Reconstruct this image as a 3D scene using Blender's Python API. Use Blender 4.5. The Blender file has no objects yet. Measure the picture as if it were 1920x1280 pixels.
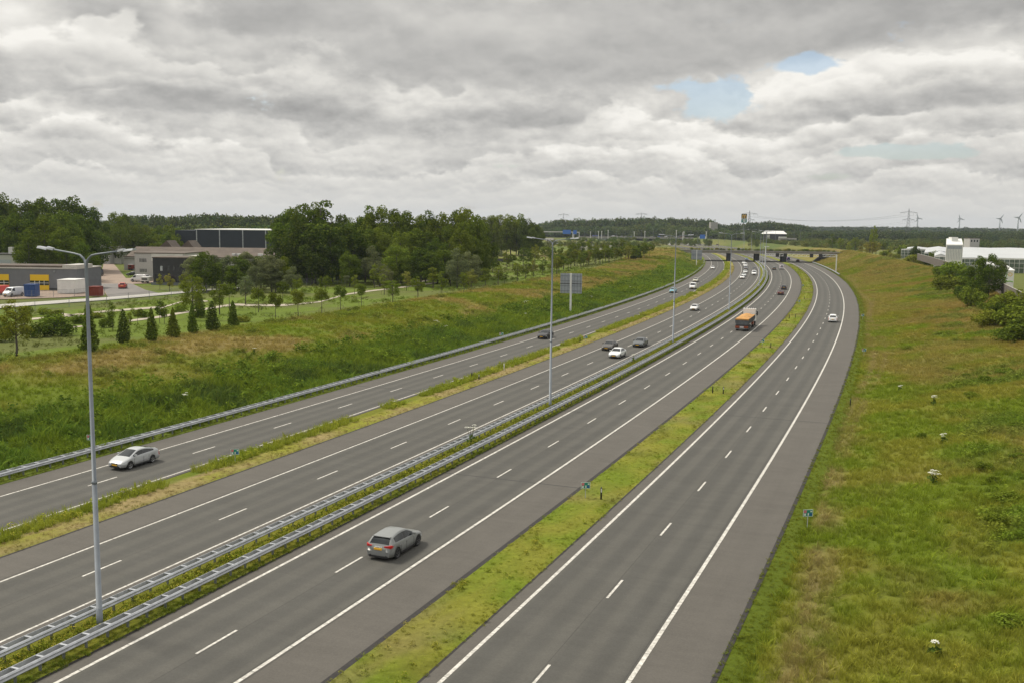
import bpy, math, random
import numpy as np
from mathutils import Vector, Matrix
random.seed(7); rng = np.random.default_rng(11)
SC = bpy.context.scene; COL = SC.collection
R = math.radians

# ------------------------------------------------------------------ camera (35 mm lens, 20 m above the carriageway)
F, TH, H, ROLL = 1867.0, .1164, 20.08, -.0115
cs, sn = math.cos(ROLL), math.sin(ROLL)
u0 = Vector((0, math.sin(TH), math.cos(TH))); fw = Vector((0, math.cos(TH), -math.sin(TH))); r0 = Vector((1, 0, 0))
cr = r0*cs - u0*sn; cu = r0*sn + u0*cs
cam = bpy.data.cameras.new('camera'); camo = bpy.data.objects.new('camera', cam); COL.objects.link(camo)
m3 = Matrix((cr, cu, -fw)).transposed(); camo.matrix_world = Matrix.Translation((0, 0, H)) @ m3.to_4x4()
cam.sensor_width = 36; cam.lens = F/1920*36; cam.clip_start = .5; cam.clip_end = 30000
SC.camera = camo

# ------------------------------------------------------------------ world and sun
SUN_EL, SUN_AZ = R(52), R(-62)          # azimuth from +Y towards +X
SC.view_settings.view_transform = 'Standard'; SC.view_settings.look = 'None'
SC.view_settings.exposure = 0.08; SC.view_settings.gamma = 1.0; SC.view_settings.use_curve_mapping = False
W = bpy.data.worlds.new('World'); SC.world = W; W.use_nodes = True
nt = W.node_tree; nt.nodes.clear()
def NN(t, kind, **kw):
    n = t.nodes.new(kind)
    for k, v in kw.items(): setattr(n, k, v)
    return n
def MA(t, op, a, b=None, c=None, clamp=False):
    n = t.nodes.new('ShaderNodeMath'); n.operation = op; n.use_clamp = clamp
    for i, v in enumerate((a, b, c)):
        if v is None: continue
        if isinstance(v, (int, float)): n.inputs[i].default_value = v
        else: t.links.new(v, n.inputs[i])
    return n.outputs[0]
def SS(t, x, lo, hi, a=0., b=1.):
    n = t.nodes.new('ShaderNodeMapRange'); n.interpolation_type = 'SMOOTHSTEP'
    t.links.new(x, n.inputs[0])
    for i, v in zip((1, 2, 3, 4), (lo, hi, a, b)): n.inputs[i].default_value = v
    return n.outputs[0]
def MIX(t, fac, a, b, mode='MIX'):
    n = t.nodes.new('ShaderNodeMix'); n.data_type = 'RGBA'; n.blend_type = mode
    for s, v in ((n.inputs[0], fac), (n.inputs[6], a), (n.inputs[7], b)):
        if isinstance(v, (int, float)): s.default_value = v
        elif isinstance(v, (tuple, list)): s.default_value = tuple(v) if len(v) == 4 else (*v, 1)
        else: t.links.new(v, s)
    return n.outputs[2]
def NOISE(t, vec, scale, detail=4, rough=.5, dist=0., lac=2.):
    n = t.nodes.new('ShaderNodeTexNoise'); n.inputs['Scale'].default_value = scale; n.inputs['Detail'].default_value = detail
    n.inputs['Roughness'].default_value = rough; n.inputs['Distortion'].default_value = dist; n.inputs['Lacunarity'].default_value = lac
    if vec is not None: t.links.new(vec, n.inputs['Vector'])
    return n.outputs['Fac']
def COMB(t, x, y, z):
    n = t.nodes.new('ShaderNodeCombineXYZ')
    for i, v in enumerate((x, y, z)):
        if isinstance(v, (int, float)): n.inputs[i].default_value = v
        else: t.links.new(v, n.inputs[i])
    return n.outputs[0]
tc = NN(nt, 'ShaderNodeTexCoord'); sp = NN(nt, 'ShaderNodeSeparateXYZ'); nt.links.new(tc.outputs['Generated'], sp.inputs[0])
dx_, dy_, dz_ = sp.outputs
zc = MA(nt, 'MAXIMUM', dz_, 0.0); den = MA(nt, 'ADD', zc, .045)
U = MA(nt, 'DIVIDE', dx_, den); V = MA(nt, 'DIVIDE', dy_, den); PV = COMB(nt, U, V, 3.7)
az = MA(nt, 'ARCTAN2', dx_, dy_)                 # heading of the view direction
SV = COMB(nt, MA(nt, 'MULTIPLY', az, 3.2), MA(nt, 'MULTIPLY', zc, 9.), 1.3)
def cn(dz, dx=0.):                              # cloud deck: cells shrink towards the horizon; dz looks a little higher up
    out = None
    for k, zz in ((5.2, None), (10., (.20, .10)), (21., (.085, .04))):
        v = COMB(nt, MA(nt, 'MULTIPLY', MA(nt, 'ADD', az, dx*8/k), k), MA(nt, 'MULTIPLY', MA(nt, 'ADD', zc, dz*8/k), k*1.75), k)
        f = NOISE(nt, v, 1., 9, .55, .0)
        out = f if out is None else MA(nt, 'ADD', MA(nt, 'MULTIPLY', out, MA(nt, 'SUBTRACT', 1., SS(nt, zc, zz[1], zz[0], 1., 0.))), MA(nt, 'MULTIPLY', f, SS(nt, zc, zz[1], zz[0], 1., 0.)))
    return out
n0 = cn(0.); n2_ = cn(.009, .003)
relief = MA(nt, 'MULTIPLY', MA(nt, 'SUBTRACT', n0, n2_), 2.1)
big = NOISE(nt, SV, .55, 8, .5, .2)
puff = NOISE(nt, COMB(nt, MA(nt, 'MULTIPLY', az, 13.), MA(nt, 'MULTIPLY', zc, 24.), 5.1), 1.5, 8, .6, .0)
def blob(px, py, rx, ry):                        # a soft patch of sky round a direction
    a0 = math.atan((px-960)/F); e0 = (425-py)/F
    p = MA(nt, 'DIVIDE', MA(nt, 'SUBTRACT', az, a0), rx/F); q = MA(nt, 'DIVIDE', MA(nt, 'SUBTRACT', zc, e0), ry/F)
    return MA(nt, 'EXPONENT', MA(nt, 'MULTIPLY', MA(nt, 'ADD', MA(nt, 'MULTIPLY', p, p), MA(nt, 'MULTIPLY', q, q)), -1.))
def total(bl):
    out = None
    for px, py, rx, ry, s in bl:
        g = MA(nt, 'MULTIPLY', blob(px, py, rx, ry), s); out = g if out is None else MA(nt, 'ADD', out, g)
    return out
wob = MA(nt, 'ADD', MA(nt, 'MULTIPLY', MA(nt, 'SUBTRACT', puff, .5), 1.6), MA(nt, 'MULTIPLY', MA(nt, 'SUBTRACT', n0, .5), 1.4))
darkf = total([(1020, 85, 320, 75, 1.0), (1120, 140, 270, 42, .75), (1420, 70, 340, 62, 1.0), (1820, 50, 230, 60, .9), (560, 50, 220, 42, .9), (480, 85, 170, 24, .5),
               (990, 226, 150, 32, .85), (820, 265, 260, 26, .55), (250, 215, 330, 28, .65), (520, 225, 240, 36, .6), (1780, 205, 230, 30, .75), (60, 170, 130, 30, .4), (700, 150, 220, 40, .5)])
litf = total([(60, 105, 90, 34, .9), (720, 15, 70, 30, .7), (1440, 178, 80, 34, 1.2), (1560, 165, 110, 30, .8), (1700, 130, 130, 30, .7), (1200, 225, 110, 34, .8), (100, 250, 110, 22, .7), (300, 290, 160, 22, .5), (1290, 285, 260, 26, .6), (860, 75, 60, 30, .5), (1000, 330, 300, 16, .4), (1880, 150, 70, 36, .6)])
gapf = total([(1335, 208, 62, 44, 1.2), (1265, 178, 50, 12, .5), (1490, 143, 66, 18, 1.1), (1650, 290, 110, 15, .95), (1730, 300, 80, 9, .6), (930, 318, 60, 8, .45), (1500, 335, 100, 9, .4)])
fade = SS(nt, zc, .01, .08, .5, 1.)
L0 = MA(nt, 'ADD', .65, MA(nt, 'MULTIPLY', relief, MA(nt, 'MULTIPLY', fade, .6)))
L0 = MA(nt, 'ADD', L0, MA(nt, 'MULTIPLY', MA(nt, 'SUBTRACT', n0, .5), .30))
# heaped clouds in overlapping banks: grey flat base, bright ragged top, then the base of the bank behind
lw = NOISE(nt, COMB(nt, MA(nt, 'MULTIPLY', az, 6.5), MA(nt, 'MULTIPLY', zc, 8.), 8.8), 1., 4, .5)
rag = MA(nt, 'ADD', MA(nt, 'MULTIPLY', lw, 3.6), MA(nt, 'MULTIPLY', MA(nt, 'ADD', MA(nt, 'MULTIPLY', n0, .9), MA(nt, 'MULTIPLY', puff, .7)), 1.35))
def bank(k, ph):
    f = MA(nt, 'FRACT', MA(nt, 'ADD', MA(nt, 'MULTIPLY', MA(nt, 'LOGARITHM', MA(nt, 'ADD', zc, .035), 2.718), k), MA(nt, 'SUBTRACT', ph, rag)))
    return MA(nt, 'SUBTRACT', MA(nt, 'MULTIPLY', MA(nt, 'POWER', f, 1.5), SS(nt, f, .80, 1., 1., 0.)), .38)
L0 = MA(nt, 'ADD', L0, MA(nt, 'MULTIPLY', bank(3.1, 20.), MA(nt, 'MULTIPLY', fade, .24)))
L0 = MA(nt, 'ADD', L0, MA(nt, 'MULTIPLY', bank(5.3, 33.4), MA(nt, 'MULTIPLY', fade, .10)))
L0 = MA(nt, 'ADD', L0, MA(nt, 'MULTIPLY', MA(nt, 'SUBTRACT', puff, .5), .22))
L0 = MA(nt, 'ADD', L0, MA(nt, 'MULTIPLY', SS(nt, MA(nt, 'ADD', litf, MA(nt, 'MULTIPLY', wob, .9)), .1, 1.0), .17))
L0 = MA(nt, 'MINIMUM', L0, .90)
dk = SS(nt, MA(nt, 'ADD', darkf, MA(nt, 'MULTIPLY', wob, .8)), .34, .92)
dtone = MA(nt, 'ADD', .395, MA(nt, 'ADD', MA(nt, 'MULTIPLY', MA(nt, 'SUBTRACT', big, .5), .35), MA(nt, 'MULTIPLY', relief, .35)))
L1 = MA(nt, 'ADD', MA(nt, 'MULTIPLY', L0, MA(nt, 'SUBTRACT', 1., MA(nt, 'MULTIPLY', dk, .82))), MA(nt, 'MULTIPLY', MA(nt, 'MULTIPLY', dk, .82), dtone))
# towards the horizon the clouds even out into pale grey; overhead the overcast is brighter (outside the picture)
hz = SS(nt, zc, .0, .07, 1., 0.)
L2 = MA(nt, 'ADD', MA(nt, 'MULTIPLY', L1, MA(nt, 'SUBTRACT', 1., MA(nt, 'MULTIPLY', hz, .8))), MA(nt, 'MULTIPLY', hz, .8*.66))
zen = SS(nt, zc, .235, .8, 1., 1.75)
L3 = MA(nt, 'MULTIPLY', L2, zen)
tint = MIX(nt, SS(nt, L1, .3, .75), (1.0, .985, .955, 1), (1.0, .975, .915, 1))
cloud = MIX(nt, 1.0, tint, (1, 1, 1, 1), 'MULTIPLY')
vm = NN(nt, 'ShaderNodeVectorMath', operation='SCALE'); nt.links.new(cloud, vm.inputs[0]); nt.links.new(L3, vm.inputs[3])
sky = NN(nt, 'ShaderNodeTexSky'); sky.sky_type = 'NISHITA'; sky.sun_disc = False; sky.sun_elevation = SUN_EL; sky.sun_rotation = SUN_AZ
sky.air_density = 1.0; sky.dust_density = 2.0
gap = SS(nt, MA(nt, 'ADD', gapf, MA(nt, 'MULTIPLY', wob, -1.3)), .45, .75)
bgS = NN(nt, 'ShaderNodeBackground'); nt.links.new(sky.outputs[0], bgS.inputs[0]); bgS.inputs[1].default_value = .15
bgC = NN(nt, 'ShaderNodeBackground'); nt.links.new(vm.outputs[0], bgC.inputs[0]); bgC.inputs[1].default_value = 1.0
mxs = NN(nt, 'ShaderNodeMixShader'); nt.links.new(MA(nt, 'MULTIPLY', gap, .72), mxs.inputs[0]); nt.links.new(bgC.outputs[0], mxs.inputs[1]); nt.links.new(bgS.outputs[0], mxs.inputs[2])
wo = NN(nt, 'ShaderNodeOutputWorld'); nt.links.new(mxs.outputs[0], wo.inputs[0])
sl = bpy.data.lights.new('sun', 'SUN'); sl.energy = 3.1; sl.angle = R(10); sl.color = (1, .93, .80)
so_ = bpy.data.objects.new('sun', sl); COL.objects.link(so_)
sd = Vector((math.sin(SUN_AZ)*math.cos(SUN_EL), math.cos(SUN_AZ)*math.cos(SUN_EL), math.sin(SUN_EL)))
so_.rotation_euler = (-sd).to_track_quat('-Z', 'Y').to_euler()
SC.cycles.max_bounces = 6; SC.cycles.transparent_max_bounces = 8; SC.cycles.use_denoising = True; SC.cycles.use_adaptive_sampling = True; SC.cycles.adaptive_threshold = .008
W.cycles.sampling_method = 'MANUAL'; W.cycles.sample_map_resolution = 256

# ------------------------------------------------------------------ survey: photo pixel -> ground point
def ray(px, py):
    u, v = px-960, py-640
    return fw*F + cr*u - cu*v
def at(px, py, z=0.):
    d = ray(px, py); t = (z-H)/d.z; return Vector((d.x*t, d.y*t, z))
def atY(px, py, Y):
    d = ray(px, py); t = Y/d.y; return Vector((d.x*t, Y, H+d.z*t))

# ------------------------------------------------------------------ road alignment
KS = [60, 160, 260, 380, 500, 640, 860]; KV = [v*1e-5 for v in (-22.36, -31.67, -42.3, -41.89, -37.2, -34.89, -33.3)]
DS = 2.0; SA = np.arange(-120, 1300, DS); i0 = int(np.argmin(abs(SA-100)))
kap = np.interp(SA, KS, KV); hd = np.concatenate([[0], np.cumsum((kap[1:]+kap[:-1])/2*DS)]); hd = hd-hd[i0]+.37166
CX = np.concatenate([[0], np.cumsum((np.sin(hd[1:])+np.sin(hd[:-1]))/2*DS)]); CX = CX-CX[i0]+9.787
CY = np.concatenate([[0], np.cumsum((np.cos(hd[1:])+np.cos(hd[:-1]))/2*DS)]); CY = CY-CY[i0]+115.068
def P(s, o, z=0.):
    x = np.interp(s, SA, CX); y = np.interp(s, SA, CY); h = np.interp(s, SA, hd)
    return (float(x+math.cos(h)*o), float(y-math.sin(h)*o), z)
def head(s): return float(np.interp(s, SA, hd))
def SO(x, y):
    x = np.atleast_1d(np.asarray(x, float)); y = np.atleast_1d(np.asarray(y, float)); S = np.empty(len(x)); O = np.empty(len(x))
    sx, sy, ss, sh = CX[::2], CY[::2], SA[::2], hd[::2]
    for a in range(0, len(x), 20000):
        X = x[a:a+20000]; Y = y[a:a+20000]
        i = ((X[:, None]-sx)**2+(Y[:, None]-sy)**2).argmin(1)
        ddx, ddy = X-sx[i], Y-sy[i]; h = sh[i]
        S[a:a+20000] = ss[i]+np.sin(h)*ddx+np.cos(h)*ddy; O[a:a+20000] = np.cos(h)*ddx-np.sin(h)*ddy
    return S, O
def so_of(p): s, o = SO(p[0], p[1]); return float(s[0]), float(o[0])
LN = {'21': (26.5, .8, .8), '20': (23.03, .67, -.2), '18': (15.46, 1.1, -.2), '17': (14.5, .4, -.1), '16': (10.7, .15, .5), '15': (7.15, .1, .45),
      '13': (0, 0, 0), '12': (-1.0, -.6, 0), '9': (-5.65, .27, .17), '7': (-12.64, -.47, -.5), '6': (-16.1, -.96, -.1), '5': (-19.95, -1.2, -.6), '4': (-20.4, -1.2, -.6),
      '2': (-27.35, -1.1, -.6), '1': (-30.2, -2.2, 0)}
def off(k, s):
    a, b, c = LN[k]; t = np.clip((np.asarray(s, float)-100)/500, -.25, 1.05); return a+b*t+c*t*t

# ------------------------------------------------------------------ mesh helper
class MB:
    def __init__(s): s.v = []; s.f = []; s.m = []
    def quad(s, a, b, c, d, m=0):
        n = len(s.v); s.v += [tuple(a), tuple(b), tuple(c), tuple(d)]; s.f.append((n, n+1, n+2, n+3)); s.m.append(m)
    def poly(s, pts, m=0):
        n = len(s.v); s.v += [tuple(p) for p in pts]; s.f.append(tuple(range(n, n+len(pts)))); s.m.append(m)
    def box(s, x0, x1, y0, y1, z0, z1, m=0):
        n = len(s.v); s.v += [(x, y, z) for z in (z0, z1) for x, y in ((x0, y0), (x1, y0), (x1, y1), (x0, y1))]
        for f in ((0, 3, 2, 1), (4, 5, 6, 7), (0, 1, 5, 4), (1, 2, 6, 5), (2, 3, 7, 6), (3, 0, 4, 7)): s.f.append(tuple(n+i for i in f)); s.m.append(m)
    def prism(s, pts, z0, z1, m=0):          # pts: outline in xy
        n = len(s.v); k = len(pts); s.v += [(p[0], p[1], z0) for p in pts]+[(p[0], p[1], z1) for p in pts]
        s.f.append(tuple(n+i for i in range(k))[::-1]); s.f.append(tuple(n+k+i for i in range(k))); s.m += [m, m]
        for i in range(k): j = (i+1) % k; s.f.append((n+i, n+j, n+k+j, n+k+i)); s.m.append(m)
    def tube(s, pts, rad, seg=8, m=0, cap=True):
        pts = [Vector(p) for p in pts]; n0 = len(s.v); K = len(pts); up = Vector((0, 0, 1))
        if isinstance(rad, (int, float)): rad = [rad]*K
        a = None
        for i, p in enumerate(pts):
            t = (pts[min(i+1, K-1)]-pts[max(i-1, 0)]).normalized()
            if a is None: a = t.orthogonal().normalized()
            a = (a-t*a.dot(t)).normalized(); b = t.cross(a)
            for j in range(seg):
                w = 2*math.pi*j/seg; s.v.append(tuple(p+(a*math.cos(w)+b*math.sin(w))*rad[i]))
        for i in range(K-1):
            for j in range(seg):
                q = (j+1) % seg; s.f.append((n0+i*seg+j, n0+i*seg+q, n0+(i+1)*seg+q, n0+(i+1)*seg+j)); s.m.append(m)
        if cap:
            s.f.append(tuple(n0+j for j in range(seg))[::-1]); s.f.append(tuple(n0+(K-1)*seg+j for j in range(seg))); s.m += [m, m]
    def mesh(s, name, mats, smooth=False):
        me = bpy.data.meshes.new(name); me.from_pydata(s.v, [], s.f)
        for mt in (mats if isinstance(mats, (list, tuple)) else [mats]): me.materials.append(mt)
        if s.m and max(s.m): me.polygons.foreach_set('material_index', s.m)
        if smooth: me.polygons.foreach_set('use_smooth', [True]*len(s.f))
        me.update(); return me
    def build(s, name, mats, parent=None, smooth=False, loc=None):
        return obj(name, s.mesh(name, mats, smooth), parent, loc)
def obj(name, me, parent=None, loc=None, rz=0):
    o = bpy.data.objects.new(name, me); COL.objects.link(o)
    if parent: o.parent = parent
    if loc is not None: o.location = loc
    if rz: o.rotation_euler[2] = rz
    return o
def tag(o, label=None, cat=None, group=None, kind=None):
    if label: o['label'] = label
    if cat: o['category'] = cat
    if group: o['group'] = group
    if kind: o['kind'] = kind
    return o
def empty(name, loc, rz=0., label=None, cat=None, group=None):
    o = bpy.data.objects.new(name, None); COL.objects.link(o); o.location = loc; o.rotation_euler[2] = rz; o.empty_display_size = .3
    return tag(o, label, cat, group)
KIDS = {}
def copy_thing(root, loc, rz=0., label=None, sc=None, color=None):
    r = root.copy(); COL.objects.link(r); r.location = loc; r.rotation_euler[2] = rz
    if label: r['label'] = label
    if sc is not None: r.scale = (sc if isinstance(sc, (tuple, list)) else (sc,)*3)
    def rec(a, b):
        for ch in a.children:
            c = ch.copy(); COL.objects.link(c); c.parent = b
            if color and 'paint' in (ch.data.materials[0].name if ch.data and ch.data.materials else ''): c.color = (*color, 1)
            rec(ch, c)
    rec(root, r); return r
def strip(fo1, fo2, s0, s1, ds, z, mat, name, parent=None, cross=1, hump=0.):
    b = MB(); ss = list(np.arange(s0, s1, ds))+[s1]
    for s in ss:
        a, c = fo1(s), fo2(s)
        for j in range(cross+1):
            w = j/cross; b.v.append(P(s, a+(c-a)*w, z+hump*4*w*(1-w)))
    k = cross+1
    for i in range(len(ss)-1):
        for j in range(cross): b.f.append((i*k+j, i*k+j+1, (i+1)*k+j+1, (i+1)*k+j)); b.m.append(0)
    return b.build(name, mat, parent)

# ------------------------------------------------------------------ materials
def mat(name, col, rough=.6, metal=0., noise=0., nscale=5., spec=.5, col2=None, emit=None, alpha=None, bump=0.):
    m = bpy.data.materials.new(name); m.use_nodes = True; t = m.node_tree; b = t.nodes['Principled BSDF']
    b.inputs['Base Color'].default_value = (*col, 1); b.inputs['Roughness'].default_value = rough; b.inputs['Metallic'].default_value = metal
    b.inputs['Specular IOR Level'].default_value = spec
    if noise or col2:
        g = NN(t, 'ShaderNodeNewGeometry'); f = NOISE(t, g.outputs['Position'], nscale, 6, .6)
        c2 = col2 or tuple(c*(1-noise) for c in col)
        t.links.new(MIX(t, SS(t, f, .35, .68), c2, col), b.inputs['Base Color'])
        if bump:
            bn = NN(t, 'ShaderNodeBump'); bn.inputs['Strength'].default_value = bump; bn.inputs['Distance'].default_value = .05
            t.links.new(f, bn.inputs['Height']); t.links.new(bn.outputs[0], b.inputs['Normal'])
    return m
def paint_mat(name, rough=.34, metal=.0, coat=.3):
    m = bpy.data.materials.new(name); m.use_nodes = True; t = m.node_tree; b = t.nodes['Principled BSDF']
    oi = NN(t, 'ShaderNodeObjectInfo'); g = NN(t, 'ShaderNodeTexCoord')
    f = NOISE(t, g.outputs['Object'], 2.5, 5, .6)
    sp_ = NN(t, 'ShaderNodeSeparateXYZ'); t.links.new(g.outputs['Object'], sp_.inputs[0])
    dirt = MA(t, 'MULTIPLY', SS(t, sp_.outputs[2], .15, .75, .5, 0.), f)
    t.links.new(MIX(t, dirt, oi.outputs['Color'], (.09, .08, .07, 1)), b.inputs['Base Color'])
    t.links.new(MA(t, 'ADD', rough, MA(t, 'MULTIPLY', dirt, .4)), b.inputs['Roughness'])
    b.inputs['Metallic'].default_value = metal; b.inputs['Coat Weight'].default_value = coat; b.inputs['Coat Roughness'].default_value = .12; b.inputs['Specular IOR Level'].default_value = .35
    return m
def asphalt():
    m = bpy.data.materials.new('asphalt'); m.use_nodes = True; t = m.node_tree; b = t.nodes['Principled BSDF']
    uv = NN(t, 'ShaderNodeUVMap', uv_map='road'); s_ = NN(t, 'ShaderNodeSeparateXYZ'); t.links.new(uv.outputs[0], s_.inputs[0])
    O_, S_ = s_.outputs[0], s_.outputs[1]      # O: metres from the shoulder line across, S: metres along
    g = NN(t, 'ShaderNodeNewGeometry')
    at_ = NN(t, 'ShaderNodeAttribute', attribute_name='lane')        # 0 shoulder .. 1 driven lane
    fine = NOISE(t, g.outputs['Position'], 9., 4, .7); mid = NOISE(t, g.outputs['Position'], .35, 6, .6)
    lon = NOISE(t, COMB(t, MA(t, 'MULTIPLY', O_, 1.2), MA(t, 'MULTIPLY', S_, .018), 0.), 1., 5, .55)
    trans = NOISE(t, COMB(t, MA(t, 'MULTIPLY', O_, .25), MA(t, 'MULTIPLY', S_, 1.3), 4.), 1., 5, .65)
    patch = NOISE(t, COMB(t, MA(t, 'MULTIPLY', O_, .06), MA(t, 'MULTIPLY', S_, .02), 9.), 1., 3, .5)
    wp = MA(t, 'ABSOLUTE', MA(t, 'SINE', MA(t, 'MULTIPLY', O_, math.pi/1.75)))    # wheel tracks in each 3.5 m lane
    c = MIX(t, SS(t, at_.outputs['Fac'], .35, .65), (.089, .082, .072), (.080, .077, .068))
    c = MIX(t, MA(t, 'MULTIPLY', MA(t, 'MULTIPLY', SS(t, wp, .35, 1.), .42), at_.outputs['Fac']), c, (.045, .045, .042))
    k = MA(t, 'ADD', .18, MA(t, 'MULTIPLY', fine, .62)); k = MA(t, 'ADD', k, MA(t, 'MULTIPLY', mid, .36)); k = MA(t, 'ADD', k, MA(t, 'MULTIPLY', lon, .24)); k = MA(t, 'ADD', k, MA(t, 'MULTIPLY', trans, .36)); k = MA(t, 'ADD', k, MA(t, 'MULTIPLY', patch, .16))
    v = NN(t, 'ShaderNodeVectorMath', operation='SCALE'); t.links.new(c, v.inputs[0]); t.links.new(k, v.inputs[3])
    t.links.new(v.outputs[0], b.inputs['Base Color']); b.inputs['Roughness'].default_value = .86; b.inputs['Specular IOR Level'].default_value = .35
    bn = NN(t, 'ShaderNodeBump'); bn.inputs['Strength'].default_value = .5; bn.inputs['Distance'].default_value = .02
    t.links.new(NOISE(t, g.outputs['Position'], 30., 2, .6), bn.inputs['Height']); t.links.new(bn.outputs[0], b.inputs['Normal'])
    return m
M = {}
M['asphalt'] = asphalt()
M['white_line'] = mat('white_line', (.64, .62, .57), .6, nscale=4., col2=(.38, .365, .33))
M['asphalt_edge'] = mat('asphalt_edge', (.028, .025, .024), .9, noise=.3)
M['galv'] = mat('galvanised_steel', (.47, .49, .52), .5, .3, noise=.25, nscale=2.)
M['galv_dark'] = mat('galvanised_post', (.22, .235, .25), .55, .3, noise=.2)
M['pole'] = mat('pole_grey', (.19, .215, .245), .55, .15, noise=.15, nscale=1.)
M['white'] = mat('white_painted', (.74, .74, .72), .5, noise=.08, nscale=1.)
M['black'] = mat('black_plastic', (.02, .02, .022), .5)
M['tyre'] = mat('tyre_rubber', (.022, .022, .024), .8)
M['rim'] = mat('alloy_rim', (.42, .43, .45), .3, .8)
M['darkrim'] = mat('dark_alloy_rim', (.13, .13, .14), .35, .6)
M['glass'] = mat('car_glass', (.010, .014, .016), .04, spec=.5)
M['lamp_glass'] = mat('headlamp_glass', (.62, .66, .68), .12, .2)
M['tail'] = mat('tail_lamp_red', (.45, .02, .02), .2)
M['plate'] = mat('yellow_plate', (.75, .42, .03), .45)
M['concrete'] = mat('concrete', (.36, .345, .32), .85, noise=.25, nscale=.6)
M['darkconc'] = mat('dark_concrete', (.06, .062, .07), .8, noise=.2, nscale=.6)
M['paint'] = paint_mat('car_paint')
# ------------------------------------------------------------------ value noise on the ground plan
_lat = rng.random((257, 257))
def vn(x, y, sc, seed=0):
    X = np.asarray(x, float)/sc+seed*17.3+500; Y = np.asarray(y, float)/sc+seed*9.1+500
    i = np.floor(X).astype(int); j = np.floor(Y).astype(int); fx, fy = X-i, Y-j; fx = fx*fx*(3-2*fx); fy = fy*fy*(3-2*fy)
    i %= 256; j %= 256
    return (_lat[i, j]*(1-fx)+_lat[i+1, j]*fx)*(1-fy)+(_lat[i, j+1]*(1-fx)+_lat[i+1, j+1]*fx)*fy
def fbm(x, y, sc, seed=0, n=4):
    r = 0; a = 1; t = 0
    for k in range(n): r = r+a*vn(x, y, sc/2**k, seed+k*3); t += a; a *= .55
    return r/t
def sst(x, a, b): t = np.clip((x-a)/(b-a), 0, 1); return t*t*(3-2*t)

def ZT(s, o, x, y):
    s = np.asarray(s, float); e1 = -off('1', s); e2 = off('21', s)
    kL = sst(s, 380, 560); kR = sst(s, 300, 520)
    zl = 3.25+3.3*kL*(1-sst(s, 640, 760)); zr = 4.6+2.4*kR*(1-sst(s, 660, 800)*.6)
    wl = 33-14*kL; wr = 31-13*kR
    d = -o-e1
    tl = np.clip((d-3)/wl, 0, 1)
    zL = .5*sst(d, 1.5, 9)*(1-tl)+zl*(tl**1.15*(1-.35*tl**3)/.65)*np.where(tl < 1, 1, 1)
    zL = np.minimum(zL, zl)
    zL = np.where(d > wl+3, zl-(.35+(zl-3.25))*sst(d, wl+5, wl+16+60*kL), zL)
    q = o-e2; tr = np.clip((q-1.5)/wr, 0, 1)
    zR = zr*(tr**1.12)
    zR = np.where(q > wr+4, zr-(zr-3.)*sst(q, wr+5, wr+12), zR)
    z = np.where(o < 0, np.where(d > 0, zL, 0), np.where(q > 0, zR, 0))
    bump = (fbm(x, y, 9, 2)-.5)*.9+(fbm(x, y, 2.6, 5, 2)-.5)*.35
    amp = np.where(o < 0, sst(d, 3, 8)*(1-sst(d, wl, wl+6)*.9), sst(q, 1.5, 6)*(1-sst(q, wr, wr+6)*.8))
    z = z+bump*amp*.8
    # hidden-away strips under the roads lie just below the surfacing
    z = np.where((d < .0) & (q < .0), -.06, z-.02)
    # far country rises a little
    far = np.hypot(x, y); z = z+sst(far, 1500, 6000)*10
    return z
GREEN = np.array([.112, .150, .014]); LUSH = np.array([.062, .112, .016]); DRY = np.array([.215, .158, .058]); OLIVE = np.array([.150, .152, .022])
STRAW = np.array([.27, .21, .10]); LAWN = np.array([.115, .160, .022]); FIELD = np.array([.115, .132, .036])
def lerp(a, b, t): t = np.asarray(t)[..., None]; return a*(1-t)+b*t
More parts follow.
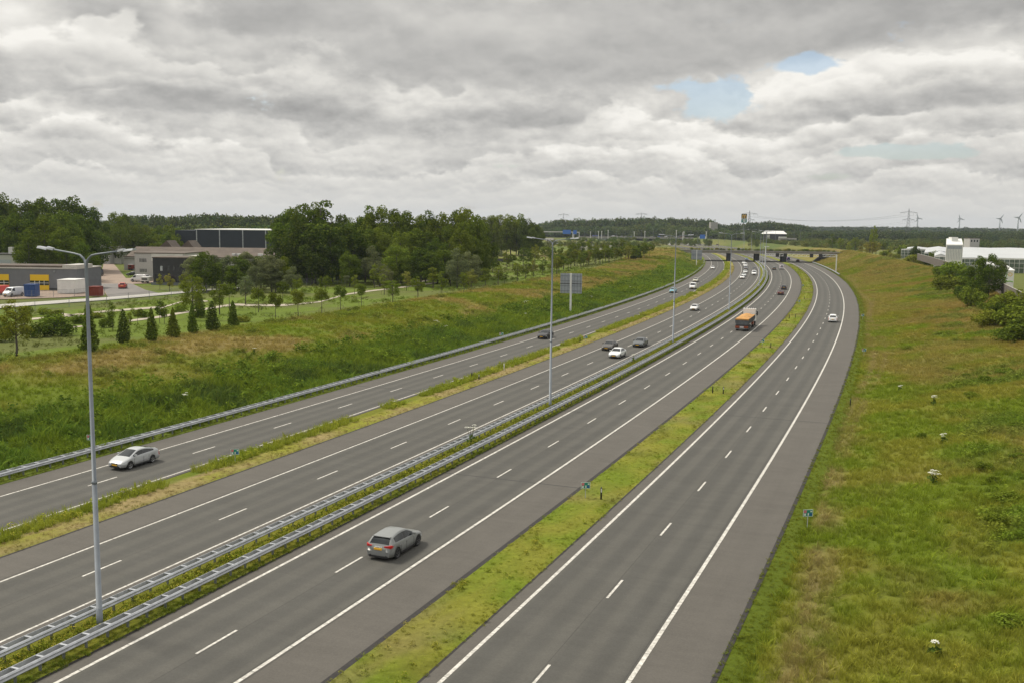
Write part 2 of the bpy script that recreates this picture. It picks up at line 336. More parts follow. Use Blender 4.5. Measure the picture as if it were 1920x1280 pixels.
def ground_col(s, o, x, y):
    e1 = -off('1', s); e2 = off('21', s); d = -o-e1; q = o-e2
    n1 = fbm(x, y, 16, 1); n2 = fbm(x, y, 5, 4); n3 = fbm(x, y, 40, 8, 3)
    # left bank
    c = lerp(GREEN, OLIVE, sst(n2, .35, .65))
    dryL = sst(n1+.24*sst(s, 60, 210)-.22+.25*(n3-.5), .42, .58)*sst(d, 12, 19)
    cL = lerp(c, DRY, dryL*.85)
    lush = (1-sst(d+8*(n1-.5), 10, 16))*sst(d, .8, 2.2)
    cL = lerp(cL, LUSH, lush*.9); cL = lerp(cL, LUSH, sst(n2, .60, .70)*.55)
    cL = lerp(cL, lerp(FIELD, LAWN, sst(n1, .45, .55)), sst(d, 34, 40))
    # right bank
    cR = lerp(GREEN*1.05, OLIVE*1.1, sst(n2, .4, .62))
    dryR = sst(n1+.13*sst(s, 60, 260)+.06*sst(q, 9, 22), .53, .70)
    rust = sst(fbm(x, y, 18, 91), .50, .66)*sst(s, 90, 170)*sst(q, 5, 12); cR = lerp(cR, np.array([.20, .125, .045]), rust*.6); cR = lerp(cR, DRY*.95, dryR*.6); cR = lerp(cR, LUSH*1.1, sst(fbm(x, y, 7, 11), .58, .70)*sst(q, 8, 16)*.55)
    tr = np.exp(-((q-2.2-.9*np.sin(s/19.))/.45)**2)+.6*np.exp(-((q-3.6-1.2*np.sin(s/23.+1))/.35)**2)
    cR = lerp(cR, STRAW*.8, np.clip(tr*sst(n2, .3, .6), 0, .75))
    cR = lerp(cR, GREEN*.9, (1-sst(q, 1.0, 1.8))*.7)
    cR = lerp(cR, FIELD, sst(q, 38, 46))
    cc = np.where((o < 0)[:, None], cL, cR)
    far = sst(np.hypot(x, y), 650, 900)
    cc = lerp(cc, lerp(np.array([.085, .115, .03]), np.array([.15, .15, .045]), sst(fbm(x, y, 60, 33), .45, .62)), far); cc = lerp(cc, np.array([.05, .08, .026]), sst(np.hypot(x, y), 1400, 1700))
    # parched knolls by the ecoduct
    cc = lerp(cc, np.array([.25, .20, .075]), sst(fbm(x, y, 14, 21), .45, .62)*sst(s, 440, 520)*(1-sst(s, 640, 720))*sst(np.abs(o), 30, 38)*.75)
    return cc*(.86+.28*fbm(x, y, 1.7, 30, 2))[:, None]
def ground_mat(name):
    m = bpy.data.materials.new(name); m.use_nodes = True; t = m.node_tree; b = t.nodes['Principled BSDF']
    a = NN(t, 'ShaderNodeAttribute', attribute_name='col'); g = NN(t, 'ShaderNodeNewGeometry')
    f = NOISE(t, g.outputs['Position'], 2.2, 8, .72, .6); f2 = NOISE(t, g.outputs['Position'], .45, 5, .6)
    k = MA(t, 'ADD', .35, MA(t, 'MULTIPLY', f, .9)); k = MA(t, 'ADD', k, MA(t, 'MULTIPLY', f2, .4))
    v = NN(t, 'ShaderNodeVectorMath', operation='SCALE'); t.links.new(a.outputs['Color'], v.inputs[0]); t.links.new(k, v.inputs[3])
    t.links.new(v.outputs[0], b.inputs['Base Color']); b.inputs['Roughness'].default_value = .95; b.inputs['Specular IOR Level'].default_value = .1
    bn = NN(t, 'ShaderNodeBump'); bn.inputs['Strength'].default_value = .9; bn.inputs['Distance'].default_value = .25
    t.links.new(f, bn.inputs['Height']); t.links.new(bn.outputs[0], b.inputs['Normal'])
    return m
M['ground'] = ground_mat('grass_ground')
def axis(a, b, step, lo, hi, g=1.16):
    v = list(np.arange(a, b+.01, step)); st = step
    l = [a]; 
    while l[-1] > lo: st *= g; l.append(l[-1]-st)
    st = step; r = [v[-1]]
    while r[-1] < hi: st *= g; r.append(r[-1]+st)
    return np.array(l[::-1][:-1]+v+r[1:])
ax = axis(-130, 215, 1.6, -9000, 9000); ay = axis(18, 640, 1.9, -300, 11000)
gx, gy = np.meshgrid(ax, ay, indexing='ij'); fx_, fy_ = gx.ravel(), gy.ravel()
s_, o_ = SO(fx_, fy_); z_ = ZT(s_, o_, fx_, fy_); c_ = ground_col(s_, o_, fx_, fy_)
nx, ny = len(ax), len(ay); idx = np.arange(nx*ny).reshape(nx, ny)
q_ = np.stack([idx[:-1, :-1], idx[1:, :-1], idx[1:, 1:], idx[:-1, 1:]], -1).reshape(-1, 4)
me = bpy.data.meshes.new('ground'); me.from_pydata(np.stack([fx_, fy_, z_], 1).tolist(), [], q_.tolist()); me.materials.append(M['ground'])
ca = me.color_attributes.new('col', 'FLOAT_COLOR', 'POINT'); ca.data.foreach_set('color', np.c_[c_, np.ones(len(c_))].ravel())
me.polygons.foreach_set('use_smooth', [True]*len(q_)); me.update()
tag(obj('ground', me), kind='structure')
def hgt(x, y):
    s, o = SO(x, y); return ZT(s, o, np.atleast_1d(x), np.atleast_1d(y))

# ------------------------------------------------------------------ verges (mown strips beside and between the carriageways)
def verge(name, f1, f2, s0, s1, colf, z=.02, hump=.10, ds=2., cross=6):
    b = MB(); ss = list(np.arange(s0, s1, ds)); pts = []; S = []; O = []; Wd = []
    for s in ss:
        a, c = f1(s), f2(s)
        for j in range(cross+1):
            w = j/cross; pts.append(P(s, a+(c-a)*w, z+hump*4*w*(1-w))); S.append(s); O.append(a+(c-a)*w); Wd.append(w)
    k = cross+1
    for i in range(len(ss)-1):
        for j in range(cross): b.f.append((i*k+j, i*k+j+1, (i+1)*k+j+1, (i+1)*k+j))
    b.v = pts; me = b.mesh(name, M['ground'], True)
    p = np.array(pts); c = colf(np.array(S), np.array(O), np.array(Wd), p[:, 0], p[:, 1])
    ca = me.color_attributes.new('col', 'FLOAT_COLOR', 'POINT'); ca.data.foreach_set('color', np.c_[c, np.ones(len(c))].ravel())
    return tag(obj(name, me), kind='structure')
def col_left(s, o, w, x, y): return lerp(lerp(GREEN, LAWN*.9, fbm(x, y, 3, 3)), OLIVE, .3*fbm(x, y, 1.5, 7))
def col_mid(s, o, w, x, y):                       # left half rank grass, right half mown and parched
    c = lerp(GREEN, OLIVE*1.1, sst(fbm(x, y, 4, 3), .3, .7)); hay = lerp(OLIVE*1.5, STRAW*1.05, sst(fbm(x, y, 3, 13), .3, .6))
    return lerp(c, hay, sst(w+.2*(fbm(x, y, 3, 9)-.5), .34, .48)*.97*(1-.55*sst(w, .8, 1.)))
def col_bar(s, o, w, x, y): return lerp(lerp(GREEN*.9, OLIVE, fbm(x, y, 3, 17)), np.array([.22, .19, .02]), .35*sst(fbm(x, y, 8, 19), .4, .6))
def col_right(s, o, w, x, y):
    c = lerp(GREEN*1.25, OLIVE*1.35, sst(fbm(x, y, 2.5, 23), .35, .65)); c = lerp(c, STRAW*.75, .5*sst(fbm(x, y, 5, 27), .5, .68)); return lerp(c, OLIVE*.7, .6*sst(fbm(x, y, 3, 31), .62, .7))
F_ = lambda k, d=0.: (lambda s: float(off(k, s))+d)
S0, S1 = -110, 1290
verge('verge', lambda s: float(off('1', s))-3.2, F_('1', -.02), S0, 760, col_left, z=.015, hump=0)
verge('verge', F_('5'), F_('6'), S0, 1280, col_mid)
verge('verge', F_('9', .75), F_('12'), S0, 1280, col_bar, hump=.06)
verge('verge', F_('16'), F_('17'), S0, 1280, col_right)
verge('verge', F_('21', .02), lambda s: float(off('21', s))+1.6, S0, 620, lambda s, o, w, x, y: lerp(GREEN*.75, GREEN*.9, fbm(x, y, 2, 83)), z=.01, hump=0)

# ------------------------------------------------------------------ carriageways
def carriage(offs, lanes, s0, s1, name='road', ds=3.):
    b = MB(); ss = list(np.arange(s0, s1+.1, ds)); uv = []; la = []
    for s in ss:
        for f, l in zip(offs, lanes):
            o = f(s); b.v.append(P(s, o, .03)); uv.append((o-offs[1](s), s)); la.append(l)
    k = len(offs)
    for i in range(len(ss)-1):
        for j in range(k-1): b.f.append((i*k+j, i*k+j+1, (i+1)*k+j+1, (i+1)*k+j))
    me = b.mesh(name, M['asphalt']); ul = me.uv_layers.new(name='road'); li = np.empty(len(me.loops), int); me.loops.foreach_get('vertex_index', li)
    ul.data.foreach_set('uv', np.array(uv)[li].ravel())
    a = me.attributes.new('lane', 'FLOAT', 'POINT'); a.data.foreach_set('value', la)
    return tag(obj(name, me), kind='structure')
def line(f, s0, s1, road, name='edge_line', w=.15, piece=2.96, gap=.04):
    b = MB(); s = s0
    while s < s1:
        if s > 160: piece = 12
        e = min(s+piece, s1); n = 1 if piece < 5 else 3
        for i in range(n):
            a0 = s+(e-s)*i/n; a1 = s+(e-s)*(i+1)/n
            b.quad(P(a0, f(a0)-w/2, .036), P(a0, f(a0)+w/2, .036), P(a1, f(a1)+w/2, .036), P(a1, f(a1)-w/2, .036))
        s = e+gap
    return b.build(name, M['white_line'], road)
def rim(f, d, s0, s1, road, name='surfacing_edge'):
    return strip(lambda s: f(s)-d/2, lambda s: f(s)+d/2, s0, s1, 3., .034, M['asphalt_edge'], name, road)
E0, E1 = -110, 1290
def dashes(fa, fb, ph, road, s1=1285):
    b = MB(); s = ph-12*12
    f = lambda q: (fa(q)+fb(q))/2
    while s < s1:
        b.quad(P(s, f(s)-.07, .036), P(s, f(s)+.07, .036), P(s+3, f(s+3)+.07, .036), P(s+3, f(s+3)-.07, .036)); s += 12
    return b.build('lane_dashes', M['white_line'], road)
def sphase(px, py): return so_of(at(px, py))[0]-1.5
DI = .12
r1 = carriage([F_('1'), F_('2', -.1), F_('2', .3), F_('4', -.3), F_('4', .1), F_('5')], [0, 0, 1, 1, 0, 0], E0, E1)
line(F_('2'), E0, 1285, r1); line(F_('4', -.05), E0, 1285, r1); dashes(F_('2'), F_('4'), sphase(530.2, 797.5), r1); rim(F_('5'), .18, E0, 1285, r1)
r2 = carriage([F_('6'), F_('7', -.1), F_('7', .3), F_('9', -.2), F_('9', .15), F_('9', .75)], [0, 0, 1, 1, 0, 0], E0, E1)
line(F_('7'), E0, 1285, r2); line(F_('9', -.1), E0, 1285, r2); dashes(F_('7'), F_('9'), sphase(614, 890), r2); rim(F_('6'), .2, E0, 1285, r2)
r3 = carriage([F_('12'), F_('13', -.15), F_('13', .3), F_('15', -.2), F_('15', .2), F_('16')], [0, 0, 1, 1, 0, 0], E0, E1)
line(F_('13'), E0, 1285, r3, w=.2); line(F_('15'), E0, 1285, r3, w=.2); dashes(F_('13'), F_('15'), sphase(653, 1058), r3); rim(F_('16'), .34, E0, 1285, r3); rim(F_('12'), .2, E0, 1285, r3)
r4 = carriage([F_('17'), F_('18', -.15), F_('18', .3), F_('20', -.2), F_('20', .2), F_('21')], [0, 0, 1, 1, 0, 0], E0, E1)
line(F_('18'), E0, 1285, r4, w=.2); line(F_('20'), E0, 1285, r4, w=.22); dashes(F_('18'), F_('20'), sphase(1250, 992), r4); rim(F_('21'), .26, E0, 1285, r4); rim(F_('17'), .14, E0, 1285, r4)

# ------------------------------------------------------------------ steel crash barriers
def barrier(fo, s0, s1, label, width=.62, sm=15):
    t = empty('crash_barrier', P(sm, fo(sm)), 0, label, 'crash barrier', 'steel crash barriers along the motorway')
    bx, by, _ = P(sm, fo(sm))
    def L(s, o, z): x, y, zz = P(s, o, z); return (x-bx, y-by, zz)
    prof = [(-.035, .44), (.0, .47), (.045, .52), (.0, .57), (-.01, .60), (.0, .63), (.045, .68), (.0, .73), (-.03, .755), (-.055, .755), (-.055, .44)]
    ss = list(np.arange(s0, s1+.1, 4.))
    for sg in (-1, 1):
        b = MB(); k = len(prof)
        for s in ss:
            for a, z in prof: b.v.append(L(s, fo(s)+sg*(width/2-.045+a), z))
        for i in range(len(ss)-1):
            for j in range(k):
                q = (j+1) % k; f = (i*k+j, i*k+q, (i+1)*k+q, (i+1)*k+j); b.f.append(f if sg > 0 else f[::-1]); b.m.append(0)
        b.build('beam', M['galv'], t)
    sp_ = MB(); sp_.box(-width/2+.1, width/2-.1, -.06, .06, .70, .745); sm_ = sp_.mesh('spacer', M['galv'])
    po = MB(); po.box(-.05, .05, -.03, .03, -.1, .70); po.box(-.07, .07, -.045, -.031, -.1, .70); pm = po.mesh('post', M['galv_dark'])
    n = 0; rest1 = MB(); rest2 = MB(); s = s0+.6
    while s < s1:
        if s > 14 and n < 99:
            for nm, mm in (('spacer', sm_), ('post', pm)):
                obj(nm, mm, t, L(s, fo(s), 0), -head(s))
            n += 1
        else:
            h = head(s); c, d = math.cos(h), -math.sin(h); X, Y, _ = L(s, fo(s), 0)
            for bb, src in ((rest1, sp_), (rest2, po)):
                m0 = len(bb.v); bb.v += [(X+c*x-d*y, Y+d*x+c*y, z) for x, y, z in src.v]; bb.f += [tuple(m0+i for i in f) for f in src.f]
        s += 1.333
    tag(rest1.build('spacer', M['galv'], t), kind='stuff'); tag(rest2.build('post', M['galv_dark'], t), kind='stuff')
    return t
barrier(lambda s: float(off('9', s))+1.95, -90, 596, 'twin-beam steel crash barrier beside the oncoming carriageway, the farther rail of the central reservation')
barrier(lambda s: float(off('13', s))-1.55-.4*sst(s, 200, 500), -90, 596, 'twin-beam steel crash barrier on the near side of the central reservation')
barrier(lambda s: float(off('1', s))-.85, -90, 584, 'long steel crash barrier between the leftmost lane and the weedy bank', width=.75)
barrier(lambda s: float(off('21', s))+.75, 436, 592, 'short steel crash barrier at the right-hand road edge before the overpass', width=.45, sm=440)
# ------------------------------------------------------------------ cars: lofted body, nose towards +Y, origin on the road under the middle
def ip(x, tab): return float(np.interp(x, [a for a, b in tab], [b for a, b in tab]))
def smooth_ip(x, tab):
    xs = np.linspace(x-.09, x+.09, 5); return sum(ip(v, tab) for v in xs)/5
TYPES = {
 # top: centre-line height by distance from the nose; belt: window sill height; ws/rw: windscreen and rear window spans; sg: side glass span
 'hatch': dict(L=4.36, W=1.79, wb=(.86, 3.51), rw_=.33, top=[(0, .50), (.04, .66), (.25, .78), (1.12, .98), (1.95, 1.40), (2.5, 1.47), (3.1, 1.455), (3.78, 1.37), (3.86, 1.34), (4.18, 1.05), (4.24, .86), (4.33, .78), (4.36, .5)],
   belt=[(0, .60), (.9, .88), (2.5, .94), (3.8, 1.02), (4.36, .95)], ws=(1.16, 1.92), rw=(3.88, 4.19), sg=(1.45, 3.72), pil=(2.42,)),
 'liftback': dict(L=4.39, W=1.695, wb=(.88, 3.43), rw_=.31, top=[(0, .48), (.05, .62), (.3, .76), (.95, .97), (1.95, 1.37), (2.4, 1.425), (2.9, 1.39), (3.9, 1.17), (4.12, 1.12), (4.2, 1.07), (4.32, .8), (4.39, .5)],
   belt=[(0, .60), (.9, .90), (2.5, .96), (3.9, 1.03), (4.39, .9)], ws=(.98, 1.92), rw=(2.95, 3.95), sg=(1.3, 3.62), pil=(2.38,)),
 'sedan': dict(L=4.7, W=1.82, wb=(.88, 3.66), rw_=.33, top=[(0, .50), (.04, .64), (.25, .75), (1.3, .96), (2.05, 1.36), (2.6, 1.44), (3.2, 1.40), (3.95, 1.08), (4.1, 1.03), (4.6, 1.0), (4.66, .8), (4.7, .5)],
   belt=[(0, .60), (.9, .86), (2.5, .92), (3.9, .97), (4.7, .9)], ws=(1.34, 2.02), rw=(3.28, 3.92), sg=(1.6, 3.6), pil=(2.55,)),
 'estate': dict(L=4.7, W=1.82, wb=(.88, 3.6), rw_=.33, top=[(0, .50), (.04, .64), (.25, .78), (1.25, .98), (2.0, 1.40), (2.6, 1.47), (3.6, 1.45), (4.15, 1.39), (4.5, 1.05), (4.6, .9), (4.68, .8), (4.7, .5)],
   belt=[(0, .60), (.9, .88), (2.5, .95), (4.7, .98)], ws=(1.3, 1.97), rw=(4.18, 4.48), sg=(1.55, 4.0), pil=(2.45, 3.45)),
 'suv': dict(L=4.5, W=1.87, wb=(.88, 3.53), rw_=.37, top=[(0, .55), (.04, .74), (.25, .92), (1.15, 1.12), (1.85, 1.55), (2.4, 1.64), (3.5, 1.61), (4.0, 1.52), (4.35, 1.15), (4.43, .9), (4.5, .55)],
   belt=[(0, .70), (.9, 1.0), (2.5, 1.06), (4.5, 1.1)], ws=(1.2, 1.82), rw=(4.04, 4.33), sg=(1.4, 3.85), pil=(2.3, 3.3)),
 'van': dict(L=5.2, W=1.95, wb=(.95, 4.1), rw_=.36, top=[(0, .60), (.04, .85), (.35, 1.08), (.75, 1.22), (1.45, 1.95), (1.9, 2.05), (4.9, 2.03), (5.1, 1.96), (5.17, 1.2), (5.2, .6)],
   belt=[(0, .78), (.9, 1.16), (5.2, 1.2)], ws=(.8, 1.42), rw=(5.09, 5.16), sg=(1.0, 2.0), pil=(1.95,)),
}
def wheel_meshes(r, w=.21):
    b = MB(); n = 28; pr = [(.62*r, w/2), (.93*r, w/2), (r, w/2*.72), (r, -w/2*.72), (.93*r, -w/2), (.62*r, -w/2)]
    for i in range(n):
        a = 2*math.pi*i/n
        for rr, x in pr: b.v.append((x, rr*math.cos(a), rr*math.sin(a)))
    k = len(pr)
    for i in range(n):
        for j in range(k): b.f.append((i*k+j, i*k+(j+1) % k, ((i+1) % n)*k+(j+1) % k, ((i+1) % n)*k+j)); b.m.append(0)
    ty = b.mesh('tyre', M['tyre'], True)
    out = []
    for mt in ('rim', 'darkrim'):
        b = MB(); R1 = .64*r
        for i in range(n):
            a = 2*math.pi*i/n; c = 2*math.pi*(i+1)/n
            p = lambda rr, x, t: (x, rr*math.cos(t), rr*math.sin(t))
            b.quad(p(R1, w/2+.004, a), p(R1, w/2+.004, c), p(R1*.88, w/2-.01, c), p(R1*.88, w/2-.01, a))
            b.poly([p(R1*.88, w/2-.07, a), p(R1*.88, w/2-.07, c), (w/2-.07, 0, 0)], 1)
        for s in range(5):
            a = 2*math.pi*s/5+.3; q = .16
            b.quad((w/2-.012, math.cos(a-q)*R1*.9, math.sin(a-q)*R1*.9), (w/2-.012, math.cos(a+q)*R1*.9, math.sin(a+q)*R1*.9), (w/2-.012, math.cos(a+.9)*R1*.16, math.sin(a+.9)*R1*.16), (w/2-.012, math.cos(a-.9)*R1*.16, math.sin(a-.9)*R1*.16))
        out.append(b.mesh('rim', [M[mt], M['black']]))
    return ty, out
WM = {}
def add_wheel(parent, x, y, r, dark=False, w=.21):
    if (r, w) not in WM: WM[(r, w)] = wheel_meshes(r, w)
    ty, rims = WM[(r, w)]
    wh = obj('wheel', ty, parent, (x, y, r)); wh.rotation_euler[2] = 0 if x > 0 else math.pi
    obj('rim', rims[1 if dark else 0], wh)
    return wh
def make_car(name, kind, label, cat, color, dark_rims=False, group='vehicles driving on the motorway'):
    T = TYPES[kind]; L, Wd = T['L'], T['W']/2; r = T['rw_']
    root = empty(name, (0, 0, 0), 0, label, cat, group)
    st = sorted(set([0, .04, .1, .2, L-.2, L-.1, L-.04, L]+[round(v, 3) for v in np.arange(.3, L-.25, .11)]+list(T['ws'])+list(T['rw'])+list(T['sg'])))
    rows = []
    van = kind == 'van'
    for x in st:
        zt = smooth_ip(x, T['top']) if .1 < x < L-.1 else ip(x, T['top']); zb = min(ip(x, T['belt']), zt-.015)
        nose = max(0, 1-x/.75); tailr = max(0, 1-(L-x)/.6)
        w = Wd*(1-.27*nose**2.3-.16*tailr**2.2)
        gh = max(0., zt-zb); wr = w*(.94-(.30 if not van else .10)*min(1, gh/(.5 if not van else .8)))
        arch = 0
        for c in T['wb']:
            dd = abs(x-c); ra = r+.06
            if dd < ra: arch = max(arch, r+math.sqrt(ra*ra-dd*dd))
        z0 = .19+.06*nose**2+.05*tailr**2; z1 = max(z0+.03, arch); zm = max(.52, z1+.03); zs = max(min(zb-.09, zb-.05), zm+.02); zb2 = max(zb, zs+.02); zt = max(zt, zb2+.012)
        y = L/2-x
        g = lambda t: (w*.965+(wr-w*.965)*t, zb2+(zt-.035-zb2)*t)
        sec = [(0, max(z0, z1*.9 if arch else z0)), (w*.80, max(z0, z1*.9 if arch else z0)), (w*.965, z1), (w, zm), (w*.995, zs), (w*.965, zb2), g(.10), g(.84), (wr, max(zt-.03, zb2+.004)), (wr*.86, zt-.006), (wr*.45, zt+.012), (0, zt+.018)]
        rows.append([(a, y, z) for a, z in sec])
    body = MB(); caps = []; glass = {'windscreen': MB(), 'rear_window': MB(), 'sl': MB(), 'sr': MB()}; hl = {1: MB(), -1: MB()}; tl = {1: MB(), -1: MB()}
    K = len(rows[0])
    for sg in (1, -1):
        base = len(body.v)
        for row in rows: body.v += [(a*sg, y, z) for a, y, z in row]
        for i in range(len(rows)-1):
            x0, x1 = st[i], st[i+1]; xm = (x0+x1)/2
            for j in range(K-1):
                p = [rows[i][j], rows[i][j+1], rows[i+1][j+1], rows[i+1][j]]; p = [(a*sg, y, z) for a, y, z in p]
                ids = (base+i*K+j, base+i*K+j+1, base+(i+1)*K+j+1, base+(i+1)*K+j)
                if sg > 0: p = p[::-1]; ids = ids[::-1]
                tgt = None
                if j in (8, 9, 10) and T['ws'][0]-.001 <= xm <= T['ws'][1] and not (j == 8): tgt = glass['windscreen']
                elif j in (9, 10) and T['rw'][0]-.001 <= xm <= T['rw'][1]: tgt = glass['rear_window']
                elif j == 6 and T['sg'][0] <= xm <= T['sg'][1] and rows[i][8][2]-rows[i][5][2] > .07 and not any(abs(xm-q) < .06 for q in T['pil'][:1]): tgt = glass['sr' if sg > 0 else 'sl']
                elif j in (3,) and .07 < xm < .50: tgt = hl[sg]
                elif (j in (3, 4) if not van else j in (4, 5, 6)) and L-.26 < xm < L-.04: tgt = tl[sg]
                if tgt is not None: tgt.quad(*p)
                else:
                    m = 1 if j <= 1 else 0
                    if j == 6 and T['sg'][0] <= xm <= T['sg'][1] and any(abs(xm-q) < .06 for q in T['pil'][:1]): m = 1
                    body.f.append(ids); body.m.append(m)
        # end caps in bands
        for e, (ri, flip) in enumerate(((0, sg < 0), (len(rows)-1, sg > 0))):
            row = rows[ri]
            for j in range(1, K-2):
                ids = (base+ri*K+j, base+ri*K+j+1, base+ri*K+K-1) if j+1 < K-1 else None
                if ids: body.f.append(ids[::-1] if flip else ids); body.m.append(1 if j <= 1 else 0); caps.append(len(body.f)-1)
    bo = body.mesh('body', [M['paint'], M['black']]); sm = np.ones(len(bo.polygons), bool); sm[caps] = False; bo.polygons.foreach_set('use_smooth', sm)
    b = obj('body', bo, root); b.color = (*color, 1)
    bm_ = bpy.data.meshes
    glass['windscreen'].build('windscreen', M['glass'], root, True); glass['rear_window'].build('rear_window', M['glass'], root, True)
    glass['sl'].build('side_window', M['glass'], root); glass['sr'].build('side_window', M['glass'], root)
    for sg in (1, -1):
        hl[sg].build('headlight', M['lamp_glass'], root, True); tl[sg].build('tail_light', M['tail'], root, True)
    fx = L/2; wn = Wd*.62
    if not van:
        g = MB(); lev = ((.55, -.030), (.74, -.012), (.85, .055), (.95, .115))
        for i in range(9):
            xa, xb = -Wd*.88+i*Wd*1.76/9, -Wd*.88+(i+1)*Wd*1.76/9; f_ = lambda q: -fx+.15*abs(q/Wd/.9)**3.2
            for (za, ya), (zb_, yb) in zip(lev[:-1], lev[1:]): g.quad((xa, f_(xa)+ya, za), (xb, f_(xb)+ya, za), (xb, f_(xb)+yb, zb_), (xa, f_(xa)+yb, zb_))
        tg = g.build('tailgate', M['paint'], root, True); tg.color = (*color, 1)
    for sg in (1, -1):
        for q in (T['sg'][0]+.02, T['pil'][0], T['sg'][1]-.62):
            g = MB(); xs = sorted((sg*(Wd-.004), sg*(Wd+.004))); g.box(xs[0], xs[1], fx-q-.011, fx-q+.011, .34, .80); g.build('door_seam', M['black'], root)
        for q in (T['pil'][0]-.12, T['pil'][0]+.78):
            g = MB(); xs = sorted((sg*(Wd-.01), sg*(Wd+.03))); g.box(xs[0], xs[1], fx-q-.09, fx-q+.09, .76, .79); dh = g.build('door_handle', M['paint'], root); dh.color = (*color, 1)
        g = MB(); xs = sorted((sg*Wd*.90, sg*(Wd+.006))); g.box(xs[0], xs[1], fx-T['wb'][1]+r+.1, fx-T['wb'][0]-r-.1, .20, .30); g.build('sill', M['black'], root)
    g = MB(); g.box(-wn*.62, wn*.62, fx-.06, fx+.012, .50, .60); g.box(-wn*.8, wn*.8, fx-.10, fx+.008, .24, .40); g.build('grille', M['black'], root)
    p = MB(); p.box(-.26, .26, fx+.006, fx+.024, .40 if kind != 'van' else .44, .51 if kind != 'van' else .55); p.build('licence_plate', M['plate'], root)
    p = MB(); zt = {'hatch': .74, 'liftback': .62}.get(kind, .70); p.box(-.26, .26, -fx-.055, -fx+.03, zt-.06, zt+.05); p.build('licence_plate', M['plate'], root)
    g = MB(); g.box(-Wd*.70, Wd*.70, -fx-.012, -fx+.10, .20, .33); g.build('rear_bumper_trim', M['black'], root)
    g = MB()
    for i in range(9):                                   # bumper bar following the rounded tail
        xa, xb = -Wd*.90+i*Wd*.2, -Wd*.90+(i+1)*Wd*.2; f_ = lambda q: -fx-.035+.16*abs(q/Wd/.9)**3.2
        for z0b, z1b in ((.33, .56),):
            g.quad((xa, f_(xa), z0b), (xb, f_(xb), z0b), (xb, f_(xb)+.0, z1b), (xa, f_(xa)+.0, z1b)); g.quad((xa, f_(xa), z1b), (xb, f_(xb), z1b), (xb, f_(xb)+.03, z1b+.03), (xa, f_(xa)+.03, z1b+.03)); g.quad((xa, f_(xa)+.1, z0b-.03), (xb, f_(xb)+.1, z0b-.03), (xb, f_(xb), z0b), (xa, f_(xa), z0b))
    bb = g.build('rear_bumper', M['paint'], root, True); bb.color = (*color, 1)
    for sg in (1, -1):
        mx = T['sg'][0]+.12; zm = ip(mx, T['belt'])+.06; mr = MB()
        xs0, xs1 = sorted((sg*Wd*.94, sg*(Wd+.17)))
        mr.box(xs0, xs1, fx-mx-.05, fx-mx+.05, zm, zm+.13); mo = mr.build('mirror', M['paint'], root); mo.color = (*color, 1)
    for c in T['wb']:
        for sg in (1, -1): add_wheel(root, sg*(Wd-.115), fx-c, r, dark_rims)
    return root
PROTO = {}
def drive(kind, px, py, lane, away, color, label, cat='car', name=None, dark=False):
    s, o = so_of(at(px, py)); o = lane(s) if callable(lane) else o+(lane or 0)
    nm = name or {'van': 'van', 'suv': 'suv'}.get(kind, 'car')
    if (kind, dark) not in PROTO: c = PROTO[(kind, dark)] = make_car(nm, kind, label, cat, color, dark)
    else: c = copy_thing(PROTO[(kind, dark)], (0, 0, 0), 0, label, color=color); c.name = nm; c['category'] = cat
    c.location = P(s, o, .031); c.rotation_euler[2] = -head(s)+(0 if away else math.pi)
    return c
mid = lambda a, b, d=0.: (lambda s: float(off(a, s)*(1-d)+off(b, s)*d))
lane1 = {'a': mid('2', '4', .25), 'b': mid('2', '4', .75)}; lane2 = {'a': mid('7', '9', .25), 'b': mid('7', '9', .75)}
lane3 = {'a': mid('13', '15', .25), 'b': mid('13', '15', .75)}; lane4 = {'a': mid('18', '20', .25), 'b': mid('18', '20', .75)}
SILV = (.42, .44, .45); WHT = (.66, .66, .66); GRY = (.215, .225, .225); DGRY = (.075, .078, .082); BLK = (.018, .018, .02)
h = drive('hatch', 742, 1031, None, True, GRY, 'light grey hatchback in the foreground driving away beside the central crash barrier', dark=True)
lo = MB()
for k in range(5): lo.box(-.20+k*.1-.024, -.20+k*.1+.024, -2.20, -2.10, .835, .865)
lo.build('badge_lettering', M['lamp_glass'], h)
for ch in [c for c in h.children if c.name.startswith('tail_light')]: ch.name = 'rear_quarter'; ch.data.materials[0] = M['paint']; ch.color = (*GRY, 1)
for sg in (1, -1):
    b = MB(); pts = [(.42, -2.20), (.62, -2.185), (.78, -2.13), (.865, -2.02), (.885, -1.86)]
    for (xa, ya), (xb, yb), h0, h1 in zip(pts[:-1], pts[1:], (.03, .05, .08, .085), (.05, .08, .085, .03)): b.quad((sg*xa, ya, .90-h0), (sg*xb, yb, .90-h1), (sg*xb, yb, .90+h1), (sg*xa, ya, .90+h0)); b.quad((sg*xa, ya, .90+h0), (sg*xb, yb, .90+h1), (sg*xb*.93, yb+.06, .90+h1), (sg*xa*.93, ya+.06, .90+h0))
    b.build('tail_light', M['tail'], h)
sp_ = MB(); sp_.box(-.58, .58, -1.78, -1.60, 1.345, 1.385); sp_.build('roof_spoiler', M['paint'], h).color = (*GRY, 1)
h = drive('liftback', 252, 871, None, False, (.42, .435, .45), 'silver liftback in the foreground coming past the leftmost crash barrier')
drive('sedan', 1027, 634, lane1['a'], False, BLK, 'black saloon coming along the leftmost carriageway behind the second lamp post')
drive('hatch', 1255, 549, lane1['a'], False, (.16, .36, .44), 'light blue hatchback on the leftmost carriageway behind the third lamp post')
drive('van', 1295, 542, lane1['b'], False, WHT, 'white panel van overtaking on the leftmost carriageway', 'van')
drive('hatch', 1303, 529, lane1['a'], False, (.42, .41, .34), 'beige hatchback just behind the white van on the leftmost carriageway')
